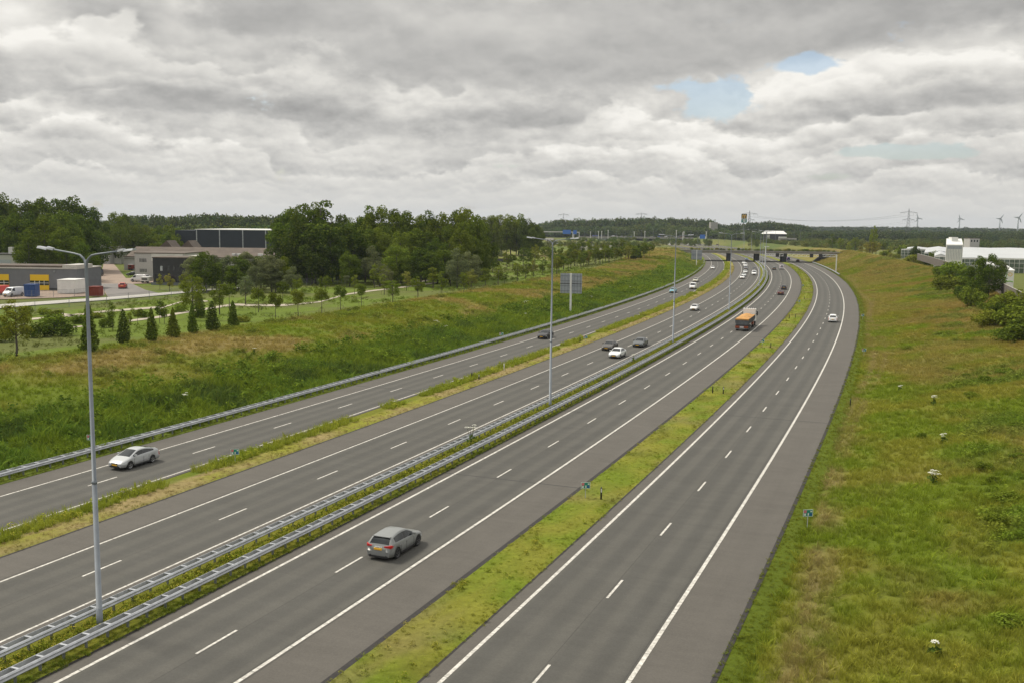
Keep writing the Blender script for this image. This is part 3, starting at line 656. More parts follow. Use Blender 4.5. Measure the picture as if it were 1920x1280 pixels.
drive('sedan', 1335.5, 505, lane1['a'], False, WHT, 'white car farthest back on the leftmost carriageway, just past the overpass')
drive('sedan', 1142, 655, lane2['a'], False, (.06, .055, .05), 'dark grey-brown saloon driving beside the white saloon')
drive('sedan', 1156, 669, lane2['b'], False, (.66, .68, .69), 'white saloon, the front one of three cars between the second and third lamp posts')
drive('sedan', 1203, 649, lane2['b'], False, (.085, .095, .10), 'grey saloon following the white saloon beside the central reservation')
drive('hatch', 1298, 582, lane2['a'], False, WHT, 'white hatchback alone on the edge line between the third and fourth lamp posts')
for px, py, k, ty, c, lb in ((1388.5, 523, 'a', 'hatch', WHT, 'white hatchback leading the queue of oncoming traffic below the overpass'),
    (1391, 518.5, 'a', 'sedan', (.5, .52, .52), 'silver saloon close behind the hatchback leading the queue below the overpass'),
    (1395.6, 512.5, 'a', 'estate', (.62, .64, .64), 'pale silver estate car third in the left-hand queue below the overpass'),
    (1398, 506, 'a', 'suv', (.10, .10, .11), 'dark suv in the left-hand queue between a pale estate and a white van'),
    (1397.5, 501, 'a', 'van', WHT, 'white van in the left-hand queue just in front of the overpass'),
    (1395.5, 495.5, 'a', 'sedan', (.6, .6, .6), 'white car last in the queue just before the shadow of the overpass'),
    (1410.5, 516, 'b', 'van', (.72, .73, .74), 'white van in the inner lane beside the queue of oncoming cars'),
    (1414, 507, 'b', 'sedan', BLK, 'black saloon behind the white van in the inner oncoming lane'),
    (1389, 488.5, 'b', 'hatch', (.10, .16, .28), 'blue car under the overpass between its first two columns')):
    drive(ty, px, py, lane2[k], False, c, lb, 'van' if ty == 'van' else 'car')
drive('sedan', 1463, 553, lane3['b'], True, (.075, .02, .025), 'dark red saloon driving away ahead of the tipper lorry', dark=True)
drive('hatch', 1466.5, 543, lane3['b'], True, BLK, 'black hatchback just ahead of the dark red saloon')
drive('suv', 1449.5, 506.5, lane3['a'], True, (.08, .085, .08), 'dark suv driving away in the inner lane before the overpass')
drive('van', 1470.5, 505.5, lane3['b'], True, (.55, .54, .57), 'silver van driving away in the outer lane before the overpass', 'van')
drive('suv', 1560, 603.5, lane4['b'], True, (.76, .77, .77), 'white suv alone on the rightmost carriageway')
drive('hatch', 1495.5, 491.5, lane4['b'], True, BLK, 'black car on the rightmost carriageway under the overpass')
drive('van', 1491, 489.3, lane4['a'], True, (.02, .04, .16), 'dark blue van on the rightmost carriageway under the overpass', 'van')

# ------------------------------------------------------------------ tipper lorry
M['orange_cover'] = mat('orange_cover', (.56, .29, .08), .7, noise=.3, nscale=.8); M['truck_orange'] = mat('orange_red_paint', (.28, .06, .02), .4, noise=.2)
M['body_steel'] = mat('tipper_body_steel', (.13, .14, .15), .6, .2, noise=.35, nscale=1.2); M['navy'] = mat('navy_paint', (.012, .02, .10), .35)
M['cab_white'] = mat('cab_paint', (.85, .85, .84), .3, noise=.1); M['reflect'] = mat('white_board', (.55, .50, .50), .5)
s, o = so_of(at(1398, 622)); s += 8.6; o = lane3['b'](s)-.1
tk = empty('tipper_lorry', P(s, o, .031), -head(s), 'long tipper lorry with two orange sheeted loads and a white cab', 'lorry', 'vehicles driving on the motorway')
b = MB(); b.box(-.45, .45, -8.2, 5.4, .75, 1.05); b.build('chassis', M['black'], tk)
b = MB(); b.box(-1.25, 1.25, 3.8, 5.75, .95, 2.1); b.poly([(-1.25, 5.75, 2.1), (-1.25, 3.8, 2.1), (-1.25, 3.8, 3.48), (-1.25, 5.2, 3.48)]); b.poly([(1.25, 5.75, 2.1), (1.25, 5.2, 3.48), (1.25, 3.8, 3.48), (1.25, 3.8, 2.1)])
b.quad((-1.25, 3.8, 3.48), (1.25, 3.8, 3.48), (1.25, 5.2, 3.48), (-1.25, 5.2, 3.48)); b.quad((-1.25, 3.8, 2.1), (1.25, 3.8, 2.1), (1.25, 3.8, 3.48), (-1.25, 3.8, 3.48)); b.quad((-1.25, 5.2, 3.48), (1.25, 5.2, 3.48), (1.25, 5.75, 2.1), (-1.25, 5.75, 2.1))
cabo = b.build('cab', M['cab_white'], tk)
g = MB(); g.quad((-1.1, 5.25, 3.40), (1.1, 5.25, 3.40), (1.1, 5.74, 2.14), (-1.1, 5.74, 2.14)); 
for v in range(4): g.v[v] = (g.v[v][0], g.v[v][1]+.02, g.v[v][2]+.01)
g.build('windscreen', M['glass'], cabo)
for sg in (-1, 1):
    g = MB(); xx = sorted((sg*1.245, sg*1.262)); g.box(xx[0], xx[1], 4.3, 5.15, 2.2, 3.2); g.build('side_window', M['glass'], cabo)
    g = MB(); xx = sorted((sg*1.3, sg*1.55)); g.box(xx[0], xx[1], 5.45, 5.6, 2.0, 2.85); g.build('mirror', M['black'], cabo)
    g = MB(); xx = sorted((sg*.55, sg*1.2)); g.box(xx[0], xx[1], 3.9, 4.05, 2.7, 3.3); g.build('rear_cab_window', M['glass'], cabo) if sg < 0 else None
g = MB(); [g.box(x, x+.22, 4.5, 4.7, 3.485, 3.60) for x in (-.9, -.45, 0, .45, .85)]; g.build('roof_lamps', M['black'], cabo)
# tipper body (open trough with flared sides), heaped load under an orange sheet
b = MB(); y0, y1 = -8.3, 3.3
pr = [(-1.05, 1.15), (-1.25, 1.6), (-1.25, 2.35), (1.25, 2.35), (1.25, 1.6), (1.05, 1.15)]
for i in range(6):
    a, c = pr[i], pr[(i+1) % 6]
    b.quad((a[0], y0, a[1]), (c[0], y0, c[1]), (c[0], y1, c[1]), (a[0], y1, a[1]))
b.poly([(x, y0, z) for x, z in pr][::-1]); b.poly([(x, y1, z) for x, z in pr])
for k in range(12):
    yy = y0+.2+k*(y1-y0-.5)/11
    for sg in (-1, 1): xx = sorted((sg*1.25, sg*1.31)); b.box(xx[0], xx[1], yy, yy+.1, 1.5, 2.35)
tb = b.build('tipper_body', M['body_steel'], tk)
for (ya, yb) in ((-8.36, -3.3), (-2.9, 3.2)):
    b = MB(); nx_, ny_ = 9, 9
    for i in range(nx_):
        for j in range(ny_):
            x = -1.3+2.6*i/(nx_-1); y = ya+(yb-ya)*j/(ny_-1); e = min(1, 2.4*min(i, nx_-1-i)/(nx_-1)*1.2); e2 = min(1, 2.6*min(j, ny_-1-j)/(ny_-1)*1.2)
            b.v.append((x, y, 2.37+.40*e*e2+random.uniform(-.02, .02)))
    for i in range(nx_-1):
        for j in range(ny_-1): b.f.append((i*ny_+j, (i+1)*ny_+j, (i+1)*ny_+j+1, i*ny_+j+1)); b.m.append(0)
    b.box(-1.31, 1.31, ya-.015, ya+.01, 2.14, 2.4); b.build('load_cover', M['orange_cover'], tk)
b = MB(); b.box(-1.2, 1.2, -8.42, -8.31, .95, 1.25); b.build('bumper', M['black'], tk)
for sg in (-1, 1): b = MB(); xx = sorted((sg*.42, sg*1.25)); b.box(xx[0], xx[1], -8.5, -8.43, .62, 1.05); b.build('rear_mudguard', M['truck_orange'], tk)
b = MB(); b.box(-.38, .38, -8.47, -8.43, .66, .98); b.build('licence_board', M['reflect'], tk)
b = MB(); b.box(-1.2, 1.2, -8.55, -8.48, .42, .52); b.build('underrun_bar', M['galv_dark'], tk)
for sg in (-1, 1):
    b = MB(); xx = sorted((sg*.85, sg*1.24)); b.box(xx[0], xx[1], .2, 1.7, .6, 1.1); b.build('tool_box', M['truck_orange'], tk)
for yy in (4.7, 1.6, -4.4, -5.7, -7.0):
    for sg in (-1, 1): add_wheel(tk, sg*1.07, yy, .5, False, .32)
# ------------------------------------------------------------------ foliage materials
def leaf_mat(name, attr=None, transl=.28, var=.45, sc=.9):
    m = bpy.data.materials.new(name); m.use_nodes = True; t = m.node_tree; t.nodes.clear()
    out = NN(t, 'ShaderNodeOutputMaterial'); g = NN(t, 'ShaderNodeNewGeometry')
    if attr: a = NN(t, 'ShaderNodeAttribute', attribute_name=attr, attribute_type='INSTANCER'); c = a.outputs['Color']
    else: a = NN(t, 'ShaderNodeObjectInfo'); c = a.outputs['Color']
    f = NOISE(t, g.outputs['Position'], sc, 5, .65); oi = NN(t, 'ShaderNodeObjectInfo')
    pi_ = g.outputs['Random Per Island']
    k = MA(t, 'ADD', 1-var, MA(t, 'MULTIPLY', f, var*1.1)); k = MA(t, 'ADD', k, MA(t, 'MULTIPLY', pi_, var*.9)); k = MA(t, 'MULTIPLY', k, MA(t, 'ADD', .86, MA(t, 'MULTIPLY', oi.outputs['Random'], .28)))
    c = MIX(t, MA(t, 'MULTIPLY', SS(t, pi_, .5, 1.), .30), c, (.22, .235, .028))
    v = NN(t, 'ShaderNodeVectorMath', operation='SCALE'); t.links.new(c, v.inputs[0]); t.links.new(k, v.inputs[3])
    d = NN(t, 'ShaderNodeBsdfDiffuse'); tr = NN(t, 'ShaderNodeBsdfTranslucent'); t.links.new(v.outputs[0], d.inputs[0]); t.links.new(v.outputs[0], tr.inputs[0])
    mx = NN(t, 'ShaderNodeMixShader'); mx.inputs[0].default_value = transl; t.links.new(d.outputs[0], mx.inputs[1]); t.links.new(tr.outputs[0], mx.inputs[2]); t.links.new(mx.outputs[0], out.inputs[0])
    return m
M['tuft'] = leaf_mat('grass_blades', 'tint', .3, .4, 2.); M['leaf'] = leaf_mat('foliage'); M['leaf_far'] = leaf_mat('far_foliage', 'tint', .2, .5, .12)
M['bark'] = mat('bark', (.10, .085, .07), .9, noise=.4, nscale=3.); M['petal_y'] = mat('yellow_petals', (.62, .48, .03), .7); M['petal_w'] = mat('white_umbels', (.72, .72, .62), .8)
M['stake'] = mat('stake_wood', (.16, .12, .08), .9)

# ------------------------------------------------------------------ scatter (points with rotation, scale, tint -> instances)
def hidden_col(name, meshes):
    c = bpy.data.collections.new(name)
    for i, m in enumerate(meshes): c.objects.link(bpy.data.objects.new('%s_%02d' % (name, i), m))
    return c
def scatter(name, pts, rot, scl, idx, tint, coll, label=None, cat=None):
    me = bpy.data.meshes.new(name); n = len(pts); me.vertices.add(n); me.vertices.foreach_set('co', np.asarray(pts, np.float32).ravel())
    for nm, ty, dat, key in (('rot', 'FLOAT_VECTOR', rot, 'vector'), ('scl', 'FLOAT_VECTOR', scl, 'vector'), ('idx', 'INT', idx, 'value')):
        a = me.attributes.new(nm, ty, 'POINT'); a.data.foreach_set(key, np.asarray(dat).ravel())
    a = me.attributes.new('tint', 'FLOAT_COLOR', 'POINT'); a.data.foreach_set('color', np.c_[tint, np.ones(n)].astype(np.float32).ravel())
    o = obj(name, me); ng = bpy.data.node_groups.new(name, 'GeometryNodeTree')
    ng.interface.new_socket('Geometry', in_out='INPUT', socket_type='NodeSocketGeometry'); ng.interface.new_socket('Geometry', in_out='OUTPUT', socket_type='NodeSocketGeometry')
    gi = ng.nodes.new('NodeGroupInput'); go = ng.nodes.new('NodeGroupOutput'); ip_ = ng.nodes.new('GeometryNodeInstanceOnPoints'); ci = ng.nodes.new('GeometryNodeCollectionInfo')
    ci.inputs[0].default_value = coll; ci.inputs['Separate Children'].default_value = True; ci.inputs['Reset Children'].default_value = True
    def attr(nm, dt): a = ng.nodes.new('GeometryNodeInputNamedAttribute'); a.data_type = dt; a.inputs[0].default_value = nm; return a.outputs[0]
    ng.links.new(gi.outputs[0], ip_.inputs['Points']); ng.links.new(ci.outputs[0], ip_.inputs['Instance']); ip_.inputs['Pick Instance'].default_value = True
    ng.links.new(attr('idx', 'INT'), ip_.inputs['Instance Index']); ng.links.new(attr('rot', 'FLOAT_VECTOR'), ip_.inputs['Rotation']); ng.links.new(attr('scl', 'FLOAT_VECTOR'), ip_.inputs['Scale'])
    ng.links.new(ip_.outputs[0], go.inputs[0]); md = o.modifiers.new('scatter', 'NODES'); md.node_group = ng
    return tag(o, label, cat, None, 'stuff')
def rv(n): return rng.random(n)
def grass_mesh(n, w, bend, spread, seeds=0):
    b = MB()
    for i in range(n):
        a = random.uniform(0, 6.28); r_ = random.uniform(0, spread); h_ = random.uniform(.55, 1); x, y = r_*math.cos(a), r_*math.sin(a)
        q = random.uniform(0, 6.28); dx, dy = math.cos(q)*w, math.sin(q)*w; bx, by = math.cos(a)*bend*h_, math.sin(a)*bend*h_
        n0 = len(b.v); b.v += [(x-dx, y-dy, 0), (x+dx, y+dy, 0), (x+dx*.8+bx*.35, y+dy*.8+by*.35, h_*.6), (x-dx*.8+bx*.35, y-dy*.8+by*.35, h_*.6), (x+bx, y+by, h_)]
        b.f += [(n0, n0+1, n0+2, n0+3), (n0+3, n0+2, n0+4)]; b.m += [0, 0]
    return b.mesh('grass_tuft', [M['tuft']])
def weed_mesh(n, size, flowers=0, fm='petal_y'):
    b = MB()
    for i in range(n+flowers):
        a = random.uniform(0, 6.28); ph = random.uniform(.1, 1.35); rr = random.uniform(.55, 1)*.5
        c = Vector((math.cos(a)*math.cos(ph)*rr, math.sin(a)*math.cos(ph)*rr, .15+math.sin(ph)*rr*1.5)); fl = i >= n
        if fl: c.z += .12
        s = (.045 if fl else random.uniform(.6, 1)*size); u = Vector((random.gauss(0, 1), random.gauss(0, 1), random.gauss(0, .5))).normalized(); v = u.cross(Vector((random.gauss(0, 1), random.gauss(0, 1), random.gauss(0, 1)))).normalized()
        if fl: u, v = Vector((1, 0, 0)), Vector((0, 1, .2))
        b.poly([c-u*s, c-v*s*.55, c+u*s, c+v*s*.55], 1 if fl else 0)
    return b.mesh('weed', [M['tuft'], M[fm]])
TUFTS = hidden_col('tuft', [grass_mesh(20, .022, .30, .34), grass_mesh(24, .020, .45, .38), grass_mesh(16, .028, .22, .30), weed_mesh(34, .16), weed_mesh(44, .13), weed_mesh(30, .14, 14), grass_mesh(16, .028, .9, .3)])
def zone(n, s0, s1, o0, o1, near=1.6):
    s = s0+(s1-s0)*rv(n)**near; o = o0(s)+(o1(s)-o0(s))*rv(n)
    x = np.interp(s, SA, CX); y = np.interp(s, SA, CY); h = np.interp(s, SA, hd)
    return s, o, x+np.cos(h)*o, y-np.sin(h)*o
def vis(x, y, z, m=60):                            # keep what the lens (with a margin) can see
    v = y > 14; px = 960+F*x/np.maximum(y, 1)
    return v & (px > -m-140) & (px < 1920+m+140)
def put(parts):
    A = [np.concatenate([p[i] for p in parts]) for i in range(5)]
    return A
def tufts(s, o, x, y, z, hmin, hmax, kinds, tint, wide=1.15, jit=.3):
    n = len(x); k = vis(x, y, z); hh = hmin+(hmax-hmin)*rv(n)**1.4
    grow = 1+np.clip((y-70)/260, 0, 1.3)                     # farther off, one clump stands for several
    rot = np.c_[rng.normal(0, .12, n), rng.normal(0, .12, n), rv(n)*6.28]; scl = np.c_[hh*wide*grow, hh*wide*grow, hh*(.75+.25*grow)]
    idx = np.asarray(kinds)[(rv(n)*len(kinds)).astype(int)]; tn = tint*(1-jit/2+jit*rv(n))[:, None]
    return [a[k] for a in (np.c_[x, y, z], rot, scl, idx, tn)]
parts = []
# left bank: rank weeds at the foot, dry grass higher up
s, o, x, y = zone(21000, 5, 560, lambda s: -(-off('1', s)+13), lambda s: off('1', s)-1.3, 1.5); z = ZT(s, o, x, y); c = ground_col(s, o, x, y)
n1 = fbm(x, y, 6, 41); dz = -off('1', s)*-1
c = lerp(c*1.7, np.array([.165, .225, .022]), .8*sst(n1, .42, .58)); c = lerp(c, np.array([.055, .10, .028]), .8*sst(fbm(x, y, 4.5, 43), .54, .64))
m_ = rv(len(s)) < .55
for mk, kinds, a_, b_ in ((m_, [3, 4, 0, 1], .4, .95), (~m_, [0, 1, 2, 6], .7, 1.4)): parts.append(tufts(s[mk], o[mk], x[mk], y[mk], z[mk], a_, b_, kinds, c[mk], 1.1))
s, o, x, y = zone(1500, 5, 420, lambda s: off('1', s)-16, lambda s: off('1', s)-2.6, 1.5); z = ZT(s, o, x, y); kk = fbm(x, y, 8, 47) > .47
parts.append(tufts(s[kk], o[kk], x[kk], y[kk], z[kk], 1.0, 1.7, [3, 4, 4, 3, 0], lerp(np.array([.075, .135, .02]), np.array([.16, .225, .025]), rv(kk.sum())), 1.0))
s, o, x, y = zone(34000, 10, 600, lambda s: off('1', s)-37, lambda s: off('1', s)-9, 1.6); z = ZT(s, o, x, y); c = ground_col(s, o, x, y)*1.6
lu = sst(fbm(x, y, 5, 4), .60, .68) > .4
for mk, kinds, a_, b_ in ((lu, [3, 4, 3, 0], .4, .95), (~lu, [0, 1, 6, 2], .28, .62)): parts.append(tufts(s[mk], o[mk], x[mk], y[mk], z[mk], a_, b_, kinds, c[mk], 1.25))
# right bank
s, o, x, y = zone(95000, 5, 600, lambda s: off('21', s)+1.2, lambda s: off('21', s)+36, 2.0); z = ZT(s, o, x, y); c = ground_col(s, o, x, y)*1.62; q = o-off('21', s)
lu = (fbm(x, y, 7, 11) > .66) & (q > 12)
for mk, kinds, a_, b_ in ((lu, [3, 4, 0], .3, .75), (~lu, [0, 1, 6, 2, 0, 1], .22, .60)): parts.append(tufts(s[mk], o[mk], x[mk], y[mk], z[mk], a_, b_, kinds, c[mk], 1.3))
mk = (rv(len(s)) < .02) & (q > 6); parts.append(tufts(s[mk], o[mk], x[mk], y[mk], z[mk], .3, .5, [5], c[mk]*1.1, 1.))
# strip between the two oncoming carriageways: tall grass on its left half
s, o, x, y = zone(9000, -10, 560, lambda s: off('5', s)+.15, lambda s: off('5', s)+2.0, 1.7); z = 0*s+.1; c = lerp(GREEN*1.9, OLIVE*2.3, fbm(x, y, 5, 3)); gap_ = (fbm(s, s*0, 9, 77, 2) < .66) & (rv(len(s)) < .8)
parts.append(tufts(s[gap_], o[gap_], x[gap_], y[gap_], z[gap_], .3, .85, [0, 1, 2, 2, 1, 0, 5], c[gap_], 1.))
s, o, x, y = zone(6000, -10, 520, lambda s: off('5', s)+1.7, lambda s: off('6', s)+.05, 1.7); z = 0*s+.08; parts.append(tufts(s, o, x, y, z, .08, .2, [0, 1, 6], lerp(STRAW*1.35, OLIVE*1.2, sst(fbm(x, y, 3, 53), .45, .75)), 1.7))
# central reservation with yellow flowers
s, o, x, y = zone(11000, -10, 590, lambda s: off('9', s)+2.35, lambda s: off('13', s)-1.9, 1.8); z = 0*s+.1; ye = fbm(s, s*0+3, 22, 79, 2)
c = lerp(GREEN*1.4, OLIVE*1.6, fbm(x, y, 4, 57)); f_ = (rv(len(s)) < .35+.6*sst(ye, .4, .55))
parts.append(tufts(s[f_], o[f_], x[f_], y[f_], z[f_], .25, .6, [5, 5, 4], c[f_], 1.)); parts.append(tufts(s[~f_], o[~f_], x[~f_], y[~f_], z[~f_], .2, .5, [0, 1, 4], c[~f_], 1.1))
s, o, x, y = zone(5000, -10, 420, lambda s: off('13', s)-1.5, lambda s: off('12', s)+.1, 1.8); parts.append(tufts(s, o, x, y, 0*s+.03, .08, .22, [0, 1, 6, 3], lerp(GREEN*1.2, LAWN, fbm(x, y, 2, 59)), 1.5))
# strip between the two outgoing carriageways, mown short
s, o, x, y = zone(15000, -20, 560, lambda s: off('16', s)+.12, lambda s: off('17', s)+.1, 1.8); z = 0*s+.06; c = col_right(s, o, 0*s, x, y)*1.25
parts.append(tufts(s, o, x, y, z, .05, .16, [0, 1, 6, 3], c, 1.9)); mk = (rv(len(s)) < .03) | (fbm(x, y, 2.2, 61, 2) > .82); parts.append(tufts(s[mk], o[mk], x[mk], y[mk], z[mk], .2, .45, [5, 4, 5], c[mk], 1.1))
s, o, x, y = zone(5000, 20, 500, lambda s: off('1', s)-1.9, lambda s: off('1', s)-.05, 1.6); parts.append(tufts(s, o, x, y, 0*s+.02, .06, .2, [0, 1, 6], lerp(LAWN*.9, OLIVE, fbm(x, y, 3, 63)), 1.6))
s, o, x, y = zone(9000, -30, 500, lambda s: off('21', s)-.12, lambda s: off('21', s)+1.7, 1.8); parts.append(tufts(s, o, x, y, 0*s+.02, .06, .2, [0, 1, 6, 3], lerp(GREEN*1.1, OLIVE*1.2, fbm(x, y, 3, 65)), 1.6))
# park and meadows beyond the left ridge
s, o, x, y = zone(9000, 20, 620, lambda s: off('1', s)-90, lambda s: off('1', s)-38, 1.2); z = ZT(s, o, x, y); lu = (fbm(x, y, 12, 71) > .52); c = ground_col(s, o, x, y)*1.3
parts.append(tufts(s[lu], o[lu], x[lu], y[lu], z[lu], .3, .8, [3, 4, 0], c[lu]*.8, 1.1)); 
A = put(parts)
scatter('grass', *A, TUFTS, 'long grass, weeds and small yellow flowers covering the banks and verges', 'grass')

# ------------------------------------------------------------------ trees (unit height, scaled)
def leafs(b, centres, size, outward=None, m=0):
    for i, c in enumerate(centres):
        s = size*random.uniform(.6, 1.25); n = Vector((random.gauss(0, .8), random.gauss(0, .8), random.gauss(.3, .7)))
        if outward is not None: n += Vector(outward[i])*1.3
        n.normalize(); u = n.orthogonal().normalized(); u.rotate(Matrix.Rotation(random.uniform(0, 6.28), 3, n)); v = n.cross(u)
        c = Vector(c); b.poly([c-u*s, c-v*s*.7+n*s*.15, c+u*s, c+v*s*.7+n*s*.12], m)
def lobes(spec, n, size, seed):
    random.seed(seed); b = MB(); tot = sum(r*r for *_, r, f in spec)
    for x, y, z, r, f in spec:
        k = int(n*r*r/tot); cs_, ou = [], []
        for i in range(k):
            d = Vector((random.gauss(0, 1), random.gauss(0, 1), random.gauss(.15, 1))).normalized(); rr = r*random.uniform(.62, 1.08)
            cs_.append((x+d.x*rr, y+d.y*rr, z+d.z*rr*f)); ou.append(d)
        leafs(b, cs_, size, ou)
    return b
def broad_spec(seed, cz=.58, rh=.26, rvv=.33, n=20, lr=(.09, .15), lean=0.):
    random.seed(seed*31+5); sp = [(0, 0, cz, min(rh, rvv)*.62, rvv/rh)]
    for i in range(n):
        a = random.uniform(0, 6.28); t = random.uniform(-.85, 1); w = math.sqrt(max(0, 1-t*t)); q = random.uniform(.72, 1.0)
        sp.append((math.cos(a)*w*rh*q+lean*t, math.sin(a)*w*rh*q, cz+t*rvv*q, random.uniform(*lr)*(1-.25*t), random.uniform(.75, 1.1)))
    return sp
def trunk_mesh(h, r, limbs, seed, top=.8):
    random.seed(seed); b = MB(); x = y = 0; pts = []; rr = []
    for i in range(6): t = i/5; pts.append((x, y, t*top-.02)); rr.append(r*(1-.75*t)); x += random.uniform(-.012, .012); y += random.uniform(-.012, .012)
    b.tube(pts, rr, 7)
    for i in range(limbs):
        z = random.uniform(h, top*.92); a = random.uniform(0, 6.28); l = random.uniform(.12, .24); k = r*(1-.75*z/top)*.6
        b.tube([(0, 0, z), (math.cos(a)*l*.5, math.sin(a)*l*.5, z+l*.35), (math.cos(a)*l, math.sin(a)*l, z+l*.8)], [k, k*.6, k*.2], 5, cap=False)
    return b.mesh('trunk', M['bark'], True)
def crown(b): return b.mesh('crown', [M['leaf']])
def cone_b(n, size, seed, base=.06, r0_=.19, pw=.75, tiers=0):
    random.seed(seed); b = MB(); cs_, ou = [], []
    for i in range(n):
        t = 1-math.sqrt(random.random()) if random.random() < .85 else random.random(); a = random.uniform(0, 6.28)
        r_ = r0_*(1-t)**pw*(random.uniform(.55, 1.08))*(1+.16*math.sin(a*3+seed+t*9))*(1 if t > .1 else .7+3*t); cs_.append((math.cos(a)*r_, math.sin(a)*r_, base+t*(1-base))); ou.append((math.cos(a), math.sin(a), .2))
    leafs(b, cs_, size, ou); return b
TREES = {
 'big': [(crown(lobes(broad_spec(k, .53, .23+.015*k, .42, 34, (.065, .125)), 6400, .0150, k)), trunk_mesh(.2, .016, 9, k)) for k in range(5)],
 'airy': [(crown(lobes(broad_spec(k+20, .60, .22, .36, 30, (.045, .09)), 3300, .0145, k+20)), trunk_mesh(.18, .017, 14, k, .9)) for k in range(2)],
 'cone': [(crown(cone_b(1500, .028, k+3, .05, (.19, .21, .16, .20)[k], (.72, .5, .6, .85)[k])), trunk_mesh(.05, .015, 3, k)) for k in range(4)],
 'round': [(crown(lobes(broad_spec(k+40, .70, .23, .24, 14, (.07, .12)), 1300, .024, k+40)), trunk_mesh(.40, .014, 6, k, .75)) for k in range(3)],
 'sparse': [(crown(lobes(broad_spec(k+60, .60, .15, .34, 20, (.05, .08)), 800, .024, k+60)), trunk_mesh(.25, .012, 12, k, .88)) for k in range(3)],
 'bush': [(crown(lobes(broad_spec(k+80, .42, .48, .40, 18, (.16, .26)), 1500, .050, k+80)), trunk_mesh(.05, .02, 8, k, .6)) for k in range(3)],
}
TC = {'dark': (.078, .120, .017), 'mid': (.122, .168, .020), 'light': (.172, .205, .026), 'grey': (.140, .165, .08), 'yellow': (.24, .24, .05), 'brown': (.16, .105, .055), 'deep': (.054, .088, .016)}
tcount = {}
def tree(kind, x, y, hh, label, group, col='mid', name=None, wide=1., cat='tree', z=None, dead=0):
    k = tcount.get(kind, 0); tcount[kind] = k+1; cm, tm = TREES[kind][k % len(TREES[kind])]
    z = float(hgt(x, y)[0]) if z is None else z
    r = empty(name or {'bush': 'shrub'}.get(kind, 'tree'), (x, y, z-.05), (k*2.4) % 6.28, label, cat, group); r.scale = (hh*wide, hh*wide, hh)
    c = obj('crown', cm, r); v = random.uniform(.82, 1.2); t = TC[col]; c.color = (t[0]*v*random.uniform(.92, 1.1), t[1]*v, t[2]*v, 1)
    obj('trunk', tm, r); return r
ORD = 'first second third fourth fifth sixth seventh eighth ninth tenth eleventh twelfth thirteenth fourteenth fifteenth sixteenth seventeenth eighteenth nineteenth twentieth'.split()
TENS = {2: 'twenty', 3: 'thirty', 4: 'forty'}
def ordw(i): return ORD[i] if i < 20 else (TENS[(i+1)//10]+'-'+ORD[(i+1) % 10-1] if (i+1) % 10 else {3: 'thirtieth', 4: 'fortieth', 5: 'fiftieth'}[(i+1)//10])
def gp(px, py):                                    # ground point on the sloping terrain under a pixel
    z = 3.
    for _ in range(14): p = at(px, py, z); z = .5*z+.5*float(hgt(p.x, p.y)[0])
    return p
# young trees on the crest of the left bank
for i, (px, py, hp) in enumerate(((168, 660, 96), (232, 645, 66), (285, 640, 64), (325, 632, 56), (361, 625, 58), (398, 620, 56), (437, 615, 52))):
    p = gp(px, py); tree('cone', p.x, p.y, hp*p.y/F, ordw(i)+' dark cone-shaped tree from the left in the row on the bank crest', 'cone-shaped young trees on the left bank', ('dark', 'deep', 'dark', 'mid')[i % 4], wide=(1., .9, 1.1, 1.25, .95, 1.15, 1.3)[i])
p = gp(31, 668); tree('airy', p.x, p.y, 112*p.y/F, 'loose-crowned young tree on the bank crest at the left edge of the photo', None, 'light', wide=1.25)
def stakes(p, hh, r):
    for dx, dy in ((-.5, 0), (.5, 0)):
        b = MB(); b.tube([(dx/hh, dy/hh, -.02), (dx/hh, dy/hh, 1.0/hh)], .03/hh, 5); b.build('stake', M['stake'], r)
    b = MB(); b.tube([(-.55/hh, 0, .9/hh), (.55/hh, 0, .9/hh)], .025/hh, 5); b.build('crossbar', M['stake'], r)
for i, (px, py, hp, kd, cl) in enumerate(((484.7, 586, 52, 'round', 'mid'), (516.9, 602.5, 58, 'round', 'mid'), (558.6, 595.5, 58, 'round', 'light'), (603, 588.4, 54, 'round', 'mid'), (638.7, 581.4, 50, 'round', 'dark'), (677.6, 574.4, 47, 'round', 'mid'))):
    p = gp(px, py); hh = hp*p.y/F; r = tree(kd, p.x, p.y, hh, ordw(i)+' round-headed staked young tree from the left on the bank crest', 'round-headed young trees on the left bank', cl); r.rotation_euler[2] = .3; stakes(p, hh, r)
rowp = [(720.3, 553, 42), (736.6, 567.2, 44), (762, 545.8, 40), (783.3, 559, 42), (811.7, 541.7, 44), (827, 551, 46), (845, 537, 40), (869.6, 548.9, 42), (883.8, 543.8, 40), (909.8, 540.8, 42), (934.2, 534.7, 40), (946.4, 533.7, 24), (970.2, 527.6, 38), (986, 523.5, 34), (999.6, 521, 36), (1018, 517, 34), (1043.3, 515, 36), (1056, 509, 34), (1070, 505, 34), (1088, 500, 30), (1103.7, 498, 30), (1117, 496, 30), (1130, 494.5, 30), (1142, 493, 28), (1153, 491, 28), (1165, 488.5, 28), (1178, 487.5, 28), (1188, 487, 26), (1197, 486, 28), (1208, 485, 30)]
for i, (px, py, hp) in enumerate(rowp):
    p = gp(px, py); hh = hp*p.y/F; dk = 1183 < px < 1200
    r = tree('cone' if dk else ('sparse', 'airy')[i % 5 in (1, 3)], p.x, p.y, hh, ordw(i)+' slender young tree from the left in the long row on the bank crest', 'slender young trees along the left bank', ('light', 'mid', 'yellow', 'mid', 'light', 'mid')[i % 6] if not dk else 'deep', wide=1.35)
    if px < 1050: stakes(p, hh, r)
